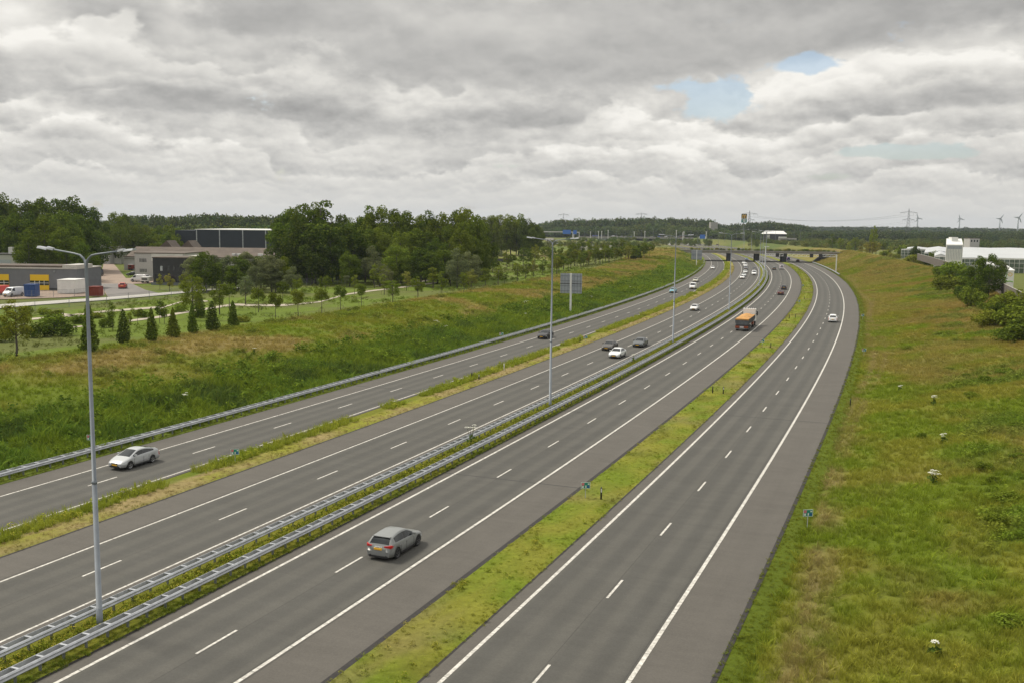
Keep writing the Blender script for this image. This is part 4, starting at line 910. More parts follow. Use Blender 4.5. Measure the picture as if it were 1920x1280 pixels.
for i in range(34):                                # second row beyond the path
    px = 706+i*14.3+random.uniform(-4, 4); py = 541-i*1.95+random.uniform(-2, 2); p = gp(px, py); hh = (45-i*.5+random.uniform(-6, 8))*p.y/F
    tree(('sparse', 'airy', 'round', 'airy')[i % 4], p.x, p.y, hh, ordw(i)+' young tree from the left in the row behind the bank crest', 'young trees behind the bank crest', ('mid', 'light', 'mid', 'dark')[i % 4], wide=1.1)
for i in range(30):
    t = i/29; px = 1032+t*184+random.uniform(-4, 4); py = 512-t*30+random.choice((-7, -3, 3))*(1-.5*t)+random.uniform(-1.5, 1.5); p = gp(px, py); hh = random.uniform(27, 38)*(1-.2*t)*p.y/F
    tree(('sparse', 'airy', 'round')[i % 3], p.x, p.y, hh, ordw(i)+' leafy young tree from the left in the dense far end of the bank planting', 'leafy young trees at the far end of the left bank', ('light', 'mid', 'dark', 'mid')[i % 4], wide=1.25)
# park trees and bushes in front of the industrial estate
for i, (px, py, hp, kd, cl, wd) in enumerate(((212, 620, 58, 'sparse', 'mid', .9), (243, 622, 42, 'sparse', 'light', .9), (258, 610, 34, 'round', 'mid', 1.), (300, 607, 48, 'sparse', 'dark', 1.), (308, 607, 44, 'sparse', 'mid', 1.), (362, 600, 88, 'airy', 'light', 1.1), (375, 596, 46, 'cone', 'dark', 1.2),
        (412, 590, 66, 'airy', 'mid', 1.1), (430, 580, 52, 'round', 'mid', 1.1), (460, 570, 56, 'airy', 'grey', 1.2), (530, 568, 44, 'round', 'dark', 1.), (556, 560, 42, 'round', 'mid', 1.), (610, 560, 46, 'round', 'mid', 1.), (665, 552, 40, 'sparse', 'light', 1.), (712, 538, 50, 'airy', 'grey', 1.5), (725, 543, 42, 'airy', 'grey', 1.3), (650, 540, 26, 'round', 'grey', 1.2),
        (300, 545, 34, 'sparse', 'yellow', 1.), (318, 548, 36, 'airy', 'yellow', 1.1), (342, 546, 34, 'sparse', 'light', 1.1), (355, 545, 42, 'airy', 'light', 1.2), (392, 540, 34, 'sparse', 'light', 1.))):
    p = gp(px, py); tree(kd, p.x, p.y, hp*p.y/F, ordw(i)+' small park tree from the front left, between the cycle path and the bank crest', 'small trees in the park', cl, wide=wd)
for i, (px, py, hp, wp, cl) in enumerate(((72, 632, 34, 40, 'dark'), (115, 630, 36, 44, 'dark'), (100, 612, 26, 50, 'mid'), (50, 592, 22, 22, 'mid'), (85, 590, 16, 24, 'light'), (108, 594, 14, 26, 'mid'), (200, 614, 22, 24, 'mid'), (268, 596, 20, 20, 'dark'), (10, 640, 40, 40, 'dark'), (455, 604, 14, 26, 'light'), (150, 606, 20, 36, 'mid'), (340, 585, 16, 26, 'mid'), (180, 596, 12, 30, 'light'))):
    p = gp(px, py); hh = hp*p.y/F; tree('bush', p.x, p.y, hh, ordw(i)+' leafy shrub from the front left in the park behind the bank crest', 'shrubs in the park', cl, wide=wp/hp*1.0, cat='shrub')
# shrubs and trees along the fence on the right bank
rb = [(1742, 500, 26, 24, 'mid'), (1715, 490, 26, 14, 'deep'), (1726, 500, 22, 16, 'dark'), (1768, 520, 26, 30, 'dark'), (1790, 528, 34, 40, 'mid'), (1812, 538, 42, 36, 'mid'), (1832, 552, 70, 46, 'dark'), (1852, 560, 84, 56, 'dark'), (1866, 548, 62, 44, 'grey'), (1880, 588, 36, 46, 'mid'), (1900, 612, 38, 46, 'mid'), (1918, 640, 38, 56, 'dark'), (1890, 640, 26, 40, 'mid'), (1825, 575, 34, 34, 'mid'), (1775, 545, 26, 40, 'light'), (1935, 600, 40, 50, 'mid'),
      (1700, 484, 22, 26, 'mid'), (1712, 500, 20, 30, 'light'), (1905, 585, 40, 40, 'light'), (1855, 612, 30, 44, 'light')]
for i, (px, py, hp, wp, cl) in enumerate(rb):
    p = gp(px, py); hh = hp*p.y/F*1.02; tall = hp > 40
    tree('big' if tall else 'bush', p.x, p.y, hh*(1. if tall else 1.2), ordw(i)+' leafy '+('tree' if tall else 'shrub')+' counted along the wooden fence on the right bank, '+cl+' green' if cl not in ('mid', 'deep') else ordw(i)+' leafy '+('tree' if tall else 'shrub')+' counted along the wooden fence on the right bank', 'trees and shrubs along the right fence', cl, wide=(wp/hp*1.6 if tall else wp/hp), cat='tree' if tall else 'shrub')
for i, (px, py, hp, wp) in enumerate(((1845, 715, 24, 30), (1823, 745, 24, 34), (1882, 700, 26, 36), (1812, 706, 14, 22), (1845, 880, 34, 36), (1880, 940, 44, 60), (1868, 985, 46, 50), (1780, 692, 10, 20), (1700, 655, 16, 26), (1816, 722, 14, 26), (1728, 820, 22, 20), (1866, 905, 26, 30), (1905, 800, 20, 40), (1818, 640, 12, 26), (1898, 1170, 40, 70), (1910, 860, 24, 40))):
    p = gp(px, py); hh = .62*hp*p.y/F; tree('bush', p.x, p.y, hh, ordw(i)+' low dark bush growing in the grass of the right bank', 'low bushes in the grass of the right bank', 'mid', wide=wp/hp*1.35, cat='bush')

for i in range(16):
    t = i/15; px = 1655+t*130+random.uniform(-5, 5); py = 478+t*t*38+t*8+random.uniform(-3, 5); p = gp(px, py); hh = random.uniform(9, 17)*p.y/F
    tree('bush', p.x, p.y, hh, ordw(i)+' light bush from the left along the crest before the white greenhouses', 'light bushes along the crest before the greenhouses', ('light', 'mid', 'yellow', 'light')[i % 4], wide=random.uniform(1., 1.5), cat='bush')
# ------------------------------------------------------------------ woods
def wood(rows, nm, group, phrase):
    i = 0
    for px, top, Y, kd, cl, wd in rows:
        p = atY(px, 430, Y); z0 = float(hgt(p.x, Y)[0]); zt = atY(px, top, Y).z
        tree(kd, p.x, Y, (zt-z0)*1.0, ordw(i)+' '+phrase, group, cl, wide=wd); i += 1
W_ = lambda xs, tops, Y, cl, kd='big', wd=1.: [(x, t, Y+random.uniform(-8, 8), kd, cl if isinstance(cl, str) else random.choice(cl), wd*random.uniform(.9, 1.12)) for x, t in zip(xs, tops)]
wood(W_([-40, -12, 14, 42, 70, 98, 124, 148, 168], [372, 366, 365, 371, 370, 368, 366, 370, 384], 345, ['deep', 'dark'])+W_([-25, 5, 34, 62, 92, 120, 150, 178], [395, 400, 392, 398, 396, 392, 398, 418], 320, ['deep', 'dark']),
     'tree', 'trees of the tall wood behind the workshop', 'tree from the left in the tall dark wood behind the workshop')
wood([(52, 432, 286, 'big', 'mid', 1.1), (84, 403, 292, 'big', 'mid', 1.0), (122, 424, 288, 'big', 'mid', 1.1), (156, 452, 282, 'big', 'dark', 1.1), (172, 470, 276, 'big', 'dark', 1.)], 'tree', 'trees close behind the workshop', 'bright green tree from the left close behind the grey workshop')
wood(W_([198, 216, 238, 256, 276, 296, 318, 338], [415, 396, 398, 420, 418, 424, 420, 426], 440, ['dark', 'mid'])+W_([226, 250, 290, 330, 350, 206, 270, 310], [425, 428, 440, 438, 440, 440, 432, 436], 400, ['mid', 'dark']), 'tree', 'trees behind the estate street', 'tree from the left in the wood at the end of the estate street')
wood([(528, 404, 296, 'big', 'dark', .9), (548, 388, 290, 'big', 'dark', 1.), (575, 376, 286, 'big', 'dark', .95), (604, 371, 284, 'airy', 'dark', 1.3), (622, 392, 288, 'airy', 'dark', 1.2), (590, 400, 280, 'big', 'dark', 1.), (556, 420, 280, 'big', 'deep', 1.), (618, 430, 278, 'big', 'deep', 1.1), (584, 440, 276, 'big', 'deep', 1.1)], 'tree', 'tallest trees beside the navy warehouse', 'tree from the left in the tallest clump beside the navy warehouse')
wood(W_([648, 668, 690, 712, 735, 758, 782, 805, 828, 850, 870, 888, 902], [406, 398, 388, 383, 388, 393, 395, 397, 396, 390, 387, 395, 410], 312, ['dark', 'mid', 'dark'], wd=.85)+
     W_([640, 662, 684, 708, 730, 752, 775, 798, 820, 844, 866, 886, 904], [440, 430, 425, 420, 425, 432, 425, 430, 440, 425, 428, 440, 450], 292, ['mid', 'dark', 'dark'], wd=.95)+
     W_([655, 700, 745, 790, 812, 835, 858, 880], [466, 462, 458, 462, 470, 456, 466, 470], 272, ['dark', 'grey', 'dark', 'mid'], wd=1.15), 'tree', 'trees of the long dark wood in the middle', 'tree counted in the long dark wood behind the young trees')
wood(W_([366, 384, 404, 424, 445, 466, 488, 508, 528, 395, 440, 480, 515, 545], [478, 470, 474, 480, 478, 470, 478, 474, 482, 496, 498, 496, 500, 500], 248, ['dark', 'grey', 'dark', 'mid'], wd=1.3), 'tree', 'bushy trees in front of the black office', 'bushy tree counted in the thicket right of the black office building')
wood(W_([912, 926, 942, 958, 972, 986, 1000, 1010, 930, 950, 968, 984, 996], [404, 402, 400, 399, 402, 408, 416, 426, 412, 412, 414, 420, 426], 560, ['dark', 'mid'], wd=.9), 'tree', 'trees of the small far wood', 'tree counted in the farther wood left of the motorway junction')
for i, (px, py, hp, wp, cl) in enumerate(((952, 456, 14, 20, 'mid'), (968, 452, 15, 26, 'grey'), (982, 450, 13, 24, 'grey'), (938, 462, 16, 22, 'mid'), (945, 470, 20, 18, 'dark'), (1005, 470, 9, 12, 'dark'), (925, 478, 14, 20, 'mid'), (975, 462, 8, 24, 'mid'), (936, 482, 14, 16, 'grey'), (990, 463, 9, 20, 'light'))):
    p = gp(px, py); tree('bush', p.x, p.y, hp*p.y/F, ordw(i)+' round bush counted from the left in the meadow before the junction', 'bushes in the far meadow', cl, wide=wp/hp, cat='bush')
# right of the overpass: yellowish young trees
for i, (px, py, hp, kd, cl, wd) in enumerate(((1636, 484, 62, 'airy', 'light', .55), (1630, 484, 32, 'airy', 'yellow', 1.7), (1642, 482, 30, 'airy', 'yellow', 1.4), (1612, 482, 22, 'sparse', 'yellow', 1.4), (1590, 478, 26, 'sparse', 'light', 1.2), (1576, 474, 30, 'sparse', 'light', 1.2), (1560, 470, 34, 'sparse', 'mid', 1.2), (1603, 472, 28, 'airy', 'mid', 1.2), (1668, 480, 20, 'sparse', 'light', 1.4), (1655, 474, 22, 'airy', 'light', 1.3))):
    p = gp(px, py); tree(kd, p.x, p.y, hp*p.y/F, ordw(i)+' yellow-green young tree on the knoll right of the overpass', 'yellow-green trees right of the overpass', cl, wide=wd)

for i, (px, py, hp) in enumerate([(x, 528-(x-540)*.025, random.uniform(34, 52)) for x in range(505, 905, 17)]+[(x, 506, random.uniform(26, 36)) for x in range(150, 190, 14)]):
    p = gp(px, py); tree('bush', p.x, p.y, hp*p.y/F, ordw(i)+' dark undergrowth bush counted along the foot of the woods', 'undergrowth at the foot of the woods', 'dark' if i % 3 else 'mid', wide=.75, cat='bush')
for i in range(34):
    t = i/33; px = 1772+t*160+random.uniform(-10, 10); py = 512+t*112+random.uniform(-8, 26); p = gp(px, py); hh = random.uniform(14, 27)*p.y/F
    tree('bush', p.x, p.y, hh, ordw(i)+' bush counted downhill in the thicket below the wooden fence', 'thicket below the wooden fence', ('mid', 'dark', 'light', 'dark')[i % 4], wide=random.uniform(.9, 1.3), cat='bush')
# far woods: crowns past counting
FAR = hidden_col('far_crown', [lobes(broad_spec(k+90, .5, .34, .44, 12, (.12, .2)), 420, .05, k+90).mesh('far_crown', [M['leaf_far']]) for k in range(4)])
fp = []
def belt(px0, px1, tops, Y0, Y1, n, col, cw=1.):
    px = px0+(px1-px0)*rv(n); Y = Y0+(Y1-Y0)*rv(n)
    xs = np.linspace(px0, px1, len(tops)); tp = np.interp(px, xs, tops)
    hz_ = 421.7+(px-960)*.0115; X = (px-960)/F*Y; z0 = hgt(X, Y)
    zt = H-(tp-hz_)*(Y0+.35*(Y1-Y0))/F; hh = np.clip(zt-z0, 5, 60)*(.82+.24*rv(n)); w = (9+4*rv(n))*cw*1.35
    c = np.array(col)*(.75+.5*rv(n))[:, None]; c[:, 0] *= .85+.4*rv(n)
    fp.append((np.c_[X, Y, z0], np.c_[0*px, 0*px, rv(n)*6.28], np.c_[w, w, hh], (rv(n)*4).astype(int), c))
belt(240, 540, [404, 402, 404, 402, 400, 403, 404, 402], 760, 860, 260, (.060, .094, .034), 1.3); belt(180, 560, [428, 424, 426, 422, 420, 424], 560, 700, 260, (.07, .108, .034), 1.1)
belt(1005, 1335, [420, 412, 411, 410, 409, 408, 408, 409, 409, 412], 1450, 1600, 460, (.062, .098, .038), 1.5); belt(1012, 1200, [428, 424, 424, 426], 1390, 1440, 110, (.07, .112, .038), 1.2); belt(1150, 1360, [424, 420, 420, 424, 428], 1370, 1440, 150, (.088, .13, .042), 1.2)
belt(1320, 1510, [418, 420, 421, 419, 416, 415, 417, 420, 424], 1450, 1650, 300, (.052, .085, .034), 1.5); belt(1340, 1560, [432, 432, 434, 432], 1250, 1350, 150, (.07, .108, .038))
belt(1500, 1980, [433, 432, 430, 432, 433, 432, 433, 435], 1500, 1900, 460, (.048, .078, .032), 1.5); belt(1530, 2000, [438, 435, 436, 437, 438, 437, 439], 1250, 1380, 330, (.042, .07, .026), 1.1)
belt(1480, 1990, [424.5, 425, 425.5, 426, 427, 428, 429], 2400, 3400, 700, (.045, .075, .045), 2.6); belt(1000, 1500, [424, 424, 424, 424], 2000, 2800, 300, (.045, .075, .04), 2.4); belt(-200, 1010, [418, 416, 417, 418, 420], 1300, 2200, 500, (.05, .085, .038), 2.4)
belt(1060, 1330, [448, 447, 446, 448], 1010, 1240, 90, (.10, .14, .04), .45); belt(1020, 1240, [457, 456, 457], 700, 900, 90, (.11, .145, .045), .4); belt(-260, 20, [372, 372], 350, 460, 60, (.045, .075, .027)); belt(1960, 2200, [438, 440], 500, 800, 60, (.045, .075, .027))
belt(1500, 1760, [449, 450, 451, 452], 760, 1100, 260, (.12, .15, .045), .5); belt(1640, 1990, [449, 448, 450, 450], 800, 1150, 240, (.085, .12, .04), .6); belt(1400, 1560, [452, 452, 454], 930, 1080, 120, (.10, .13, .04), .45)
scatter('distant_wood', *[np.concatenate([f[i] for f in fp]) for i in range(5)], FAR, 'distant woods along the horizon beyond the junction and the greenhouses', 'wood')

# ------------------------------------------------------------------ tall white-flowered plants
def umbel_plant(px, py, hh, n, label, pt=None):
    p = pt or gp(px, py); random.seed(int(px*7+py)); r = empty('hogweed_plant', (p.x, p.y, float(hgt(p.x, p.y)[0]) if pt is None else p.z), 0, label, 'plant', 'tall plants with white umbels')
    st = MB(); lf = MB()
    for i in range(n):
        a = random.uniform(0, 6.28); d = random.uniform(.15, .5)*(1 if n > 1 else .2)*hh*.6; tx, ty, tz = math.cos(a)*d, math.sin(a)*d, hh*random.uniform(.7, 1.0)
        st.tube([(0, 0, 0), (tx*.3, ty*.3, tz*.5), (tx, ty, tz)], [.03, .022, .012], 5, cap=False)
        u = MB(); ru = random.uniform(.14, .27)
        for k in range(26):
            b_ = random.uniform(0, 6.28); q = ru*math.sqrt(random.random()); c = Vector((tx+math.cos(b_)*q, ty+math.sin(b_)*q, tz+.06*(1-(q/ru)**2))); s = .045
            u.poly([c+Vector((-s, 0, 0)), c+Vector((0, -s, .01)), c+Vector((s, 0, 0)), c+Vector((0, s, .01))])
        u.build('umbel', M['petal_w'], r)
    so2 = st.build('stem', M['leaf'], r, True); so2.color = (.10, .13, .04, 1)
    cs_ = [(random.gauss(0, .25)*hh*.6, random.gauss(0, .25)*hh*.6, random.uniform(.1, .5)*hh) for _ in range(16)]; leafs(lf, cs_, .2); lo_ = lf.build('leaves', M['leaf'], r); lo_.color = (.07, .12, .025, 1)
up = [(345, 762, 1.5, 4, 'white umbels above the leftmost crash barrier'), (820, 618, 1.7, 6, 'large cluster of white umbels left of the big sign back'), (836, 624, 1.3, 4, 'white umbels just right of the large cluster on the left bank'), (986, 577, 1.6, 6, 'white umbels on the bank left of the second lamp post'), (984, 598, 1.2, 3, 'lone white umbels low on the bank left of the lamp post'), (1107, 566, 1.6, 4, 'white umbels right of the big sign post'), (1182, 547, 1.7, 5, 'white umbels on the bank beyond the big sign'), (477, 664, 1.1, 2, 'small white-headed plant halfway up the left bank'),
      (1750, 905, 1.0, 8, 'largest cluster of white umbels on the right bank'), (1770, 830, .9, 4, 'pale umbels uphill on the right bank'), (1750, 758, 1.0, 5, 'spread of white umbels in the middle of the right bank'), (1688, 732, .7, 4, 'white umbels near the dry path on the right bank'), (1756, 1228, .7, 2, 'white-headed plant near the lower right corner'), ]
for px, py, hh, n, lb in up: umbel_plant(px, py, hh, n, 'tall plant with '+lb if not lb.startswith(('small', 'lone', 'large', 'pale', 'spread', 'single', 'white-headed')) else lb)
umbel_plant(948, 770, 1.9, 5, 'tall white-umbelled plant rising beside the central crash barrier', Vector(P(71, -3.0, .05)))
umbel_plant(1138, 690, 1.6, 3, 'pale seed-headed plant leaning over the crash barrier behind the white saloon', Vector(P(131, -3.2, .05)))
# ------------------------------------------------------------------ lamp posts in the central reservation
def lamp_meshes():
    Hh = 18.3; b = MB(); b.tube([(0, 0, -.2), (0, 0, 1.1), (0, 0, 1.1), (0, 0, 7.4), (0, 0, 7.4), (0, 0, Hh-.6), (0, 0, Hh-.15)], [.16, .155, .14, .118, .105, .075, .07], 12); b.tube([(0, 0, 7.35), (0, 0, 7.5)], .13, 12)
    pm = b.mesh('pole', M['pole'], True); arms = []; heads = []
    for sg in (-1, 1):
        b = MB(); b.tube([(0, 0, Hh-.7), (sg*.03, 0, Hh-.35), (sg*.14, 0, Hh-.1), (sg*.35, 0, Hh+.06), (sg*.7, 0, Hh+.13), (sg*2.05, 0, Hh+.30)], [.065, .06, .055, .05, .045, .04], 8); arms.append(b.mesh('arm', M['pole'], True))
        b = MB(); x0, x1 = 2.0, 2.95
        for (xa, xb, w, z0, z1) in ((x0, x0+.36, .11, .25, .37), (x0+.36, x1, .15, .27, .38)):
            n = len(b.v); b.v += [(sg*xa, -w*.8, Hh+z0), (sg*xa, w*.8, Hh+z0), (sg*xb, w, Hh+z0+.08), (sg*xb, -w, Hh+z0+.08), (sg*xa, -w*.5, Hh+z1), (sg*xa, w*.5, Hh+z1), (sg*xb, w*.6, Hh+z1+.07), (sg*xb, -w*.6, Hh+z1+.07)]
            for f in ((0, 3, 2, 1), (4, 5, 6, 7), (0, 1, 5, 4), (1, 2, 6, 5), (2, 3, 7, 6), (3, 0, 4, 7)): b.f.append(tuple(n+i for i in f)); b.m.append(0)
        heads.append(b.mesh('luminaire', M['galv']))
    return pm, arms, heads
LM = lamp_meshes()
for i, (s, lb) in enumerate(((25.8, 'tall grey double-armed lamp post nearest the camera, at the left of the photo'), (91.5, 'second double-armed lamp post from the left, beside the big sign back'), (156.5, 'third double-armed lamp post, left of the tipper lorry'), (228., 'fourth double-armed lamp post, just beyond the lone white hatchback'),
        (328, 'fifth double-armed lamp post, beside the queue of oncoming cars'), (392, 'sixth double-armed lamp post along the central reservation'), (455, 'seventh double-armed lamp post, close before the signal gantry'), (520, 'eighth double-armed lamp post, close before the overpass'), (650, 'first double-armed lamp post beyond the overpass'), (715, 'second double-armed lamp post beyond the overpass'))):
    r = empty('lamp_post', P(s, -2.6, .05), -head(s), lb, 'lamp post', 'lamp posts along the central reservation')
    obj('pole', LM[0], r)
    for a in (0, 1): ar = obj('arm', LM[1][a], r); obj('luminaire', LM[2][a], ar)

# ------------------------------------------------------------------ big sign seen from behind, on one post
def sign_back(s, o, hp, w, hh, label, z0=None):
    x, y, _ = P(s, o); z = 0.
    r = empty('road_sign', (x, y, z), -head(s)+.05, label, 'road sign', 'big motorway signs seen from behind')
    b = MB(); b.box(-.19, .19, -.34, .02, -.2, hp+.05); b.build('post', M['white'], r)
    b = MB(); b.box(-w/2, w/2, .06, .12, hp-hh, hp); b.build('panel', M['sign_grey'], r)
    for k in range(7): q = MB(); xx = -w/2+w*(k+.5)/7; q.box(xx-.045, xx+.045, .0, .06, hp-hh+.05, hp-.05); q.build('stiffener', M['galv_dark'], r)
    for k in range(4): q = MB(); zz = hp-hh+hh*(k+.5)/4; q.box(-w/2+.03, w/2-.03, -.05, .0, zz-.05, zz+.05); q.build('rail', M['galv_dark'], r)
    q = MB(); q.box(-w/2, w/2, -.02, .055, hp-hh*.53, hp-hh*.50); q.build('panel_joint', M['black'], r)
M['sign_grey'] = mat('aluminium_sign_back', (.38, .41, .46), .5, .3, noise=.15)
sign_back(205, -35.2, 9.3, 5.0, 4.5, 'big grey sign back on a white post standing in the weeds of the left bank')
sign_back(490, -35.2, 8.6, 5.2, 4.6, 'big grey sign back on a white post just before the overpass')

# ------------------------------------------------------------------ hectometre signs and marker posts
M['sign_green'] = mat('green_sign', (.01, .23, .17), .5); M['sign_blue'] = mat('blue_plate', (.02, .10, .28), .5); M['sign_red'] = mat('red_plate', (.55, .16, .20), .5)
def hecto(px, py, label, hh=.95):
    p = at(px, py); r = empty('hectometre_sign', (p.x, p.y, .0), .1, label, 'hectometre sign', 'small green hectometre signs')
    b = MB(); b.tube([(0, 0, 0), (0, 0, hh)], .025, 6); b.build('post', M['galv'], r)
    b = MB(); b.box(-.34, .34, -.02, .0, hh-.14, hh+.34); pl = b.build('plate', M['sign_green'], r)
    b = MB(); b.box(-.34, .34, -.028, -.021, hh+.315, hh+.34); b.box(-.34, .34, -.028, -.021, hh-.14, hh-.12); b.box(-.34, -.315, -.028, -.021, hh-.12, hh+.315); b.box(.315, .34, -.028, -.021, hh-.12, hh+.315); b.build('plate_border', M['white'], pl)
    b = MB(); b.box(-.30, -.10, -.028, -.021, hh+.10, hh+.29); b.build('route_field', M['sign_red'], pl)
    b = MB(); b.box(-.28, -.14, -.028, -.021, hh-.08, hh+.06); b.box(-.02, .06, -.028, -.021, hh-.07, hh+.10); b.box(.16, .28, -.028, -.021, hh+.16, hh+.25); b.build('lettering', M['white'], pl)
    b = MB(); b.box(.10, .30, -.028, -.021, hh-.07, hh+.08); b.build('blue_field', M['sign_blue'], pl)
for px, py, lb in ((1097.5, 935, 'nearest green hectometre sign on the grass strip beside a black marker post'), (1513.5, 989, 'green hectometre sign in the grass right of the rightmost carriageway, nearest one'), (1619.5, 668, 'green hectometre sign in the grass right of the far bend'), (1429, 650, 'green hectometre sign on the grass strip below the tipper lorry'), (441, 869, 'green hectometre sign in the tall grass in front of the silver liftback'), (1097.5, 643, 'green hectometre sign in the tall grass left of the three oncoming cars'),
        (1498, 572, 'green hectometre sign on the narrowing strip beside the white suv'), (1505, 541, 'farthest green hectometre sign on the grass strip in the bend'), (171, 841, 'green hectometre sign behind the first lamp post at the left barrier'), (940, 637, 'green hectometre sign behind the left barrier before the black saloon'), (1617, 600, 'green hectometre sign beside the wide shoulder in the bend')): hecto(px, py, lb)
def marker(px, py, hh, col, label, refl=True):
    p = at(px, py); r = empty('marker_post', (p.x, p.y, .0), 0, label, 'marker post', 'roadside marker posts')
    b = MB(); b.tube([(0, 0, 0), (0, 0, hh*.9), (0, 0, hh)], [.07, .065, .03], 8); b.build('post', M[col], r, True)
    if refl: b = MB(); b.box(-.035, .035, -.078, -.066, hh*.62, hh*.88); b.build('reflector', M['white'], r)
for px, py, hh, c, lb, rf in ((1127, 938, 1.05, 'black', 'black marker post with white reflector right of the nearest green sign', True), (1336, 738, 1.0, 'black', 'left of two black marker posts on the grass strip', False), (1356, 739, 1.0, 'black', 'right of two black marker posts on the grass strip', True), (1594, 763, 1.0, 'black', 'dark marker post in the grass right of the rightmost carriageway', False), (884.5, 710, .9, 'black', 'left of two short dark posts in the strip between the oncoming carriageways', False), (898, 713, .9, 'black', 'right of two short dark posts in the strip between the oncoming carriageways', True),
        (945, 696, 1.1, 'white', 'white marker post in the strip between the oncoming carriageways', False), (1087.5, 643, 1.1, 'black', 'dark marker post beside the green sign between the oncoming carriageways', False), (1445, 653, 1.0, 'black', 'dark marker post on the grass strip right of the lorry', False), (1480, 598, 1.0, 'black', 'first dark marker post on the strip in the bend', False), (1491, 597, 1.0, 'black', 'second dark marker post on the strip in the bend', False), (1508, 562, .9, 'black', 'third dark marker post on the strip in the bend', False)):
    marker(px, py, hh, c, lb, rf)

# ------------------------------------------------------------------ signal gantry over the outgoing carriageways
gx0, gy0, _ = P(462, 13); gh_ = -head(462); g = empty('signal_gantry', (gx0, gy0, 0), gh_, 'white lattice signal gantry spanning the outgoing carriageways before the overpass', 'gantry')
for xx in (-15.6, 15.6): b = MB(); b.box(xx-.22, xx+.22, -.22, .22, -.1, 8.3 if xx > 0 else 8.5); b.build('post', M['white'], g)
b = MB()
for z0 in (7.2, 8.2):
    for yy in (-.5, .5): b.box(-15.6, 15.6, yy-.06, yy+.06, z0-.07, z0+.07)
k = -15.6; i = 0
while k < 15.5:
    for yy in (-.5, .5): b.tube([(k, yy, 7.2 if i % 2 else 8.2), (k+1.04, yy, 8.2 if i % 2 else 7.2)], .04, 4, cap=False)
    b.tube([(k, -.5, 7.2), (k, .5, 7.2)], .04, 4, cap=False); k += 1.04; i += 1
b.build('lattice_beam', M['white'], g)
for xx in (-10.4, -6.9, 4.6, 8.6):
    b = MB(); b.box(xx-.75, xx+.75, -.75, -.62, 6.8, 8.35); q = b.build('matrix_sign', M['black'], g); b = MB(); b.box(xx-.78, xx+.78, -.615, -.57, 6.76, 8.39); b.build('backing', M['galv_dark'], q)
# a second gantry post stub with arm at the left
b = MB(); gy = empty('camera_mast', P(468, -2.7, 0), 0, 'white mast with a short white arm in the central reservation before the overpass', 'mast'); b.tube([(0, 0, 0), (0, 0, 11.2)], .16, 8); b.build('mast', M['white'], gy); b = MB(); b.box(-.5, 1.6, -.12, .12, 11.1, 11.4); b.build('arm', M['white'], gy)

# ------------------------------------------------------------------ overpass (ecoduct) with planted deck
def PV_(s, o, z): return P(s, o, z)
M['fascia'] = mat('fascia_concrete', (.27, .25, .22), .85, noise=.3, nscale=.35)
ov = empty('overpass', P(600, 0, 0), 0, 'low concrete overpass with planted deck crossing all carriageways', 'bridge'); bx, by, _ = P(600, 0)
def Lo(s, o, z): x, y, zz = P(s, o, z); return (x-bx, y-by, zz)
sF, sB = 590, 612
def slab(o0, o1, z0, z1, s0, s1, name, m, parent=ov, n=14):
    b = MB()
    for i in range(n+1):
        o = o0+(o1-o0)*i/n; b.v += [Lo(s0, o, z0), Lo(s1, o, z0), Lo(s1, o, z1), Lo(s0, o, z1)]
    for i in range(n):
        for j in range(4): q = (j+1) % 4; b.f.append((i*4+j, i*4+q, (i+1)*4+q, (i+1)*4+j)); b.m.append(0)
    b.f.append((0, 3, 2, 1)); b.f.append((n*4, n*4+1, n*4+2, n*4+3)); b.m += [0, 0]
    return b.build(name, m, parent)
slab(-52, 44, 4.75, 6.1, sF, sB, 'deck', M['fascia']); slab(-54, 45, 6.1, 6.45, sF-.25, sF+.3, 'parapet', M['concrete']); slab(-54, 45, 6.1, 6.45, sB-.3, sB+.25, 'parapet', M['concrete'])
slab(-52, 44, 6.1, 6.25, sF+.3, sB-.3, 'planting_soil', M['soil'] if 'soil' in M else mat('soil', (.10, .105, .04), .95, noise=.4, nscale=.5))
for s0 in (sF, sB):
    b = MB()
    for i in range(100):
        o = -54+i; x, y, z = Lo(s0, o, 6.45); b.box(x-.03, x+.03, y-.03, y+.03, 6.45, 7.45)
    for zz in (6.9, 7.4):
        for i in range(33): b.tube([Lo(s0, -54+i*3, zz), Lo(s0, -51+i*3, zz)], .04, 4, cap=False)
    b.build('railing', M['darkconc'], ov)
for o in (-18.6, -2.4, 13.1):
    for s0 in (sF+4, sB-4):
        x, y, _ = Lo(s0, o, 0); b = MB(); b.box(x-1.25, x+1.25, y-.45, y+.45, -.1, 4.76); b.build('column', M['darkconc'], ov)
for sg, oo in ((-1, -34.6), (1, 30.6)):
    b = MB(); a = [Lo(sF-.5, oo, -.1), Lo(sB+.5, oo, -.1), Lo(sB+.5, oo+sg*6, 4.8), Lo(sF-.5, oo+sg*6, 4.8)]; b.quad(*a); a2 = [(p[0]+sg*.6, p[1], p[2]) for p in a]; b.quad(*a2[::-1]); b.quad(a[0], a[3], a2[3], a2[0]); b.quad(a[1], a2[1], a2[2], a[2]); b.build('abutment', M['darkconc'], ov)
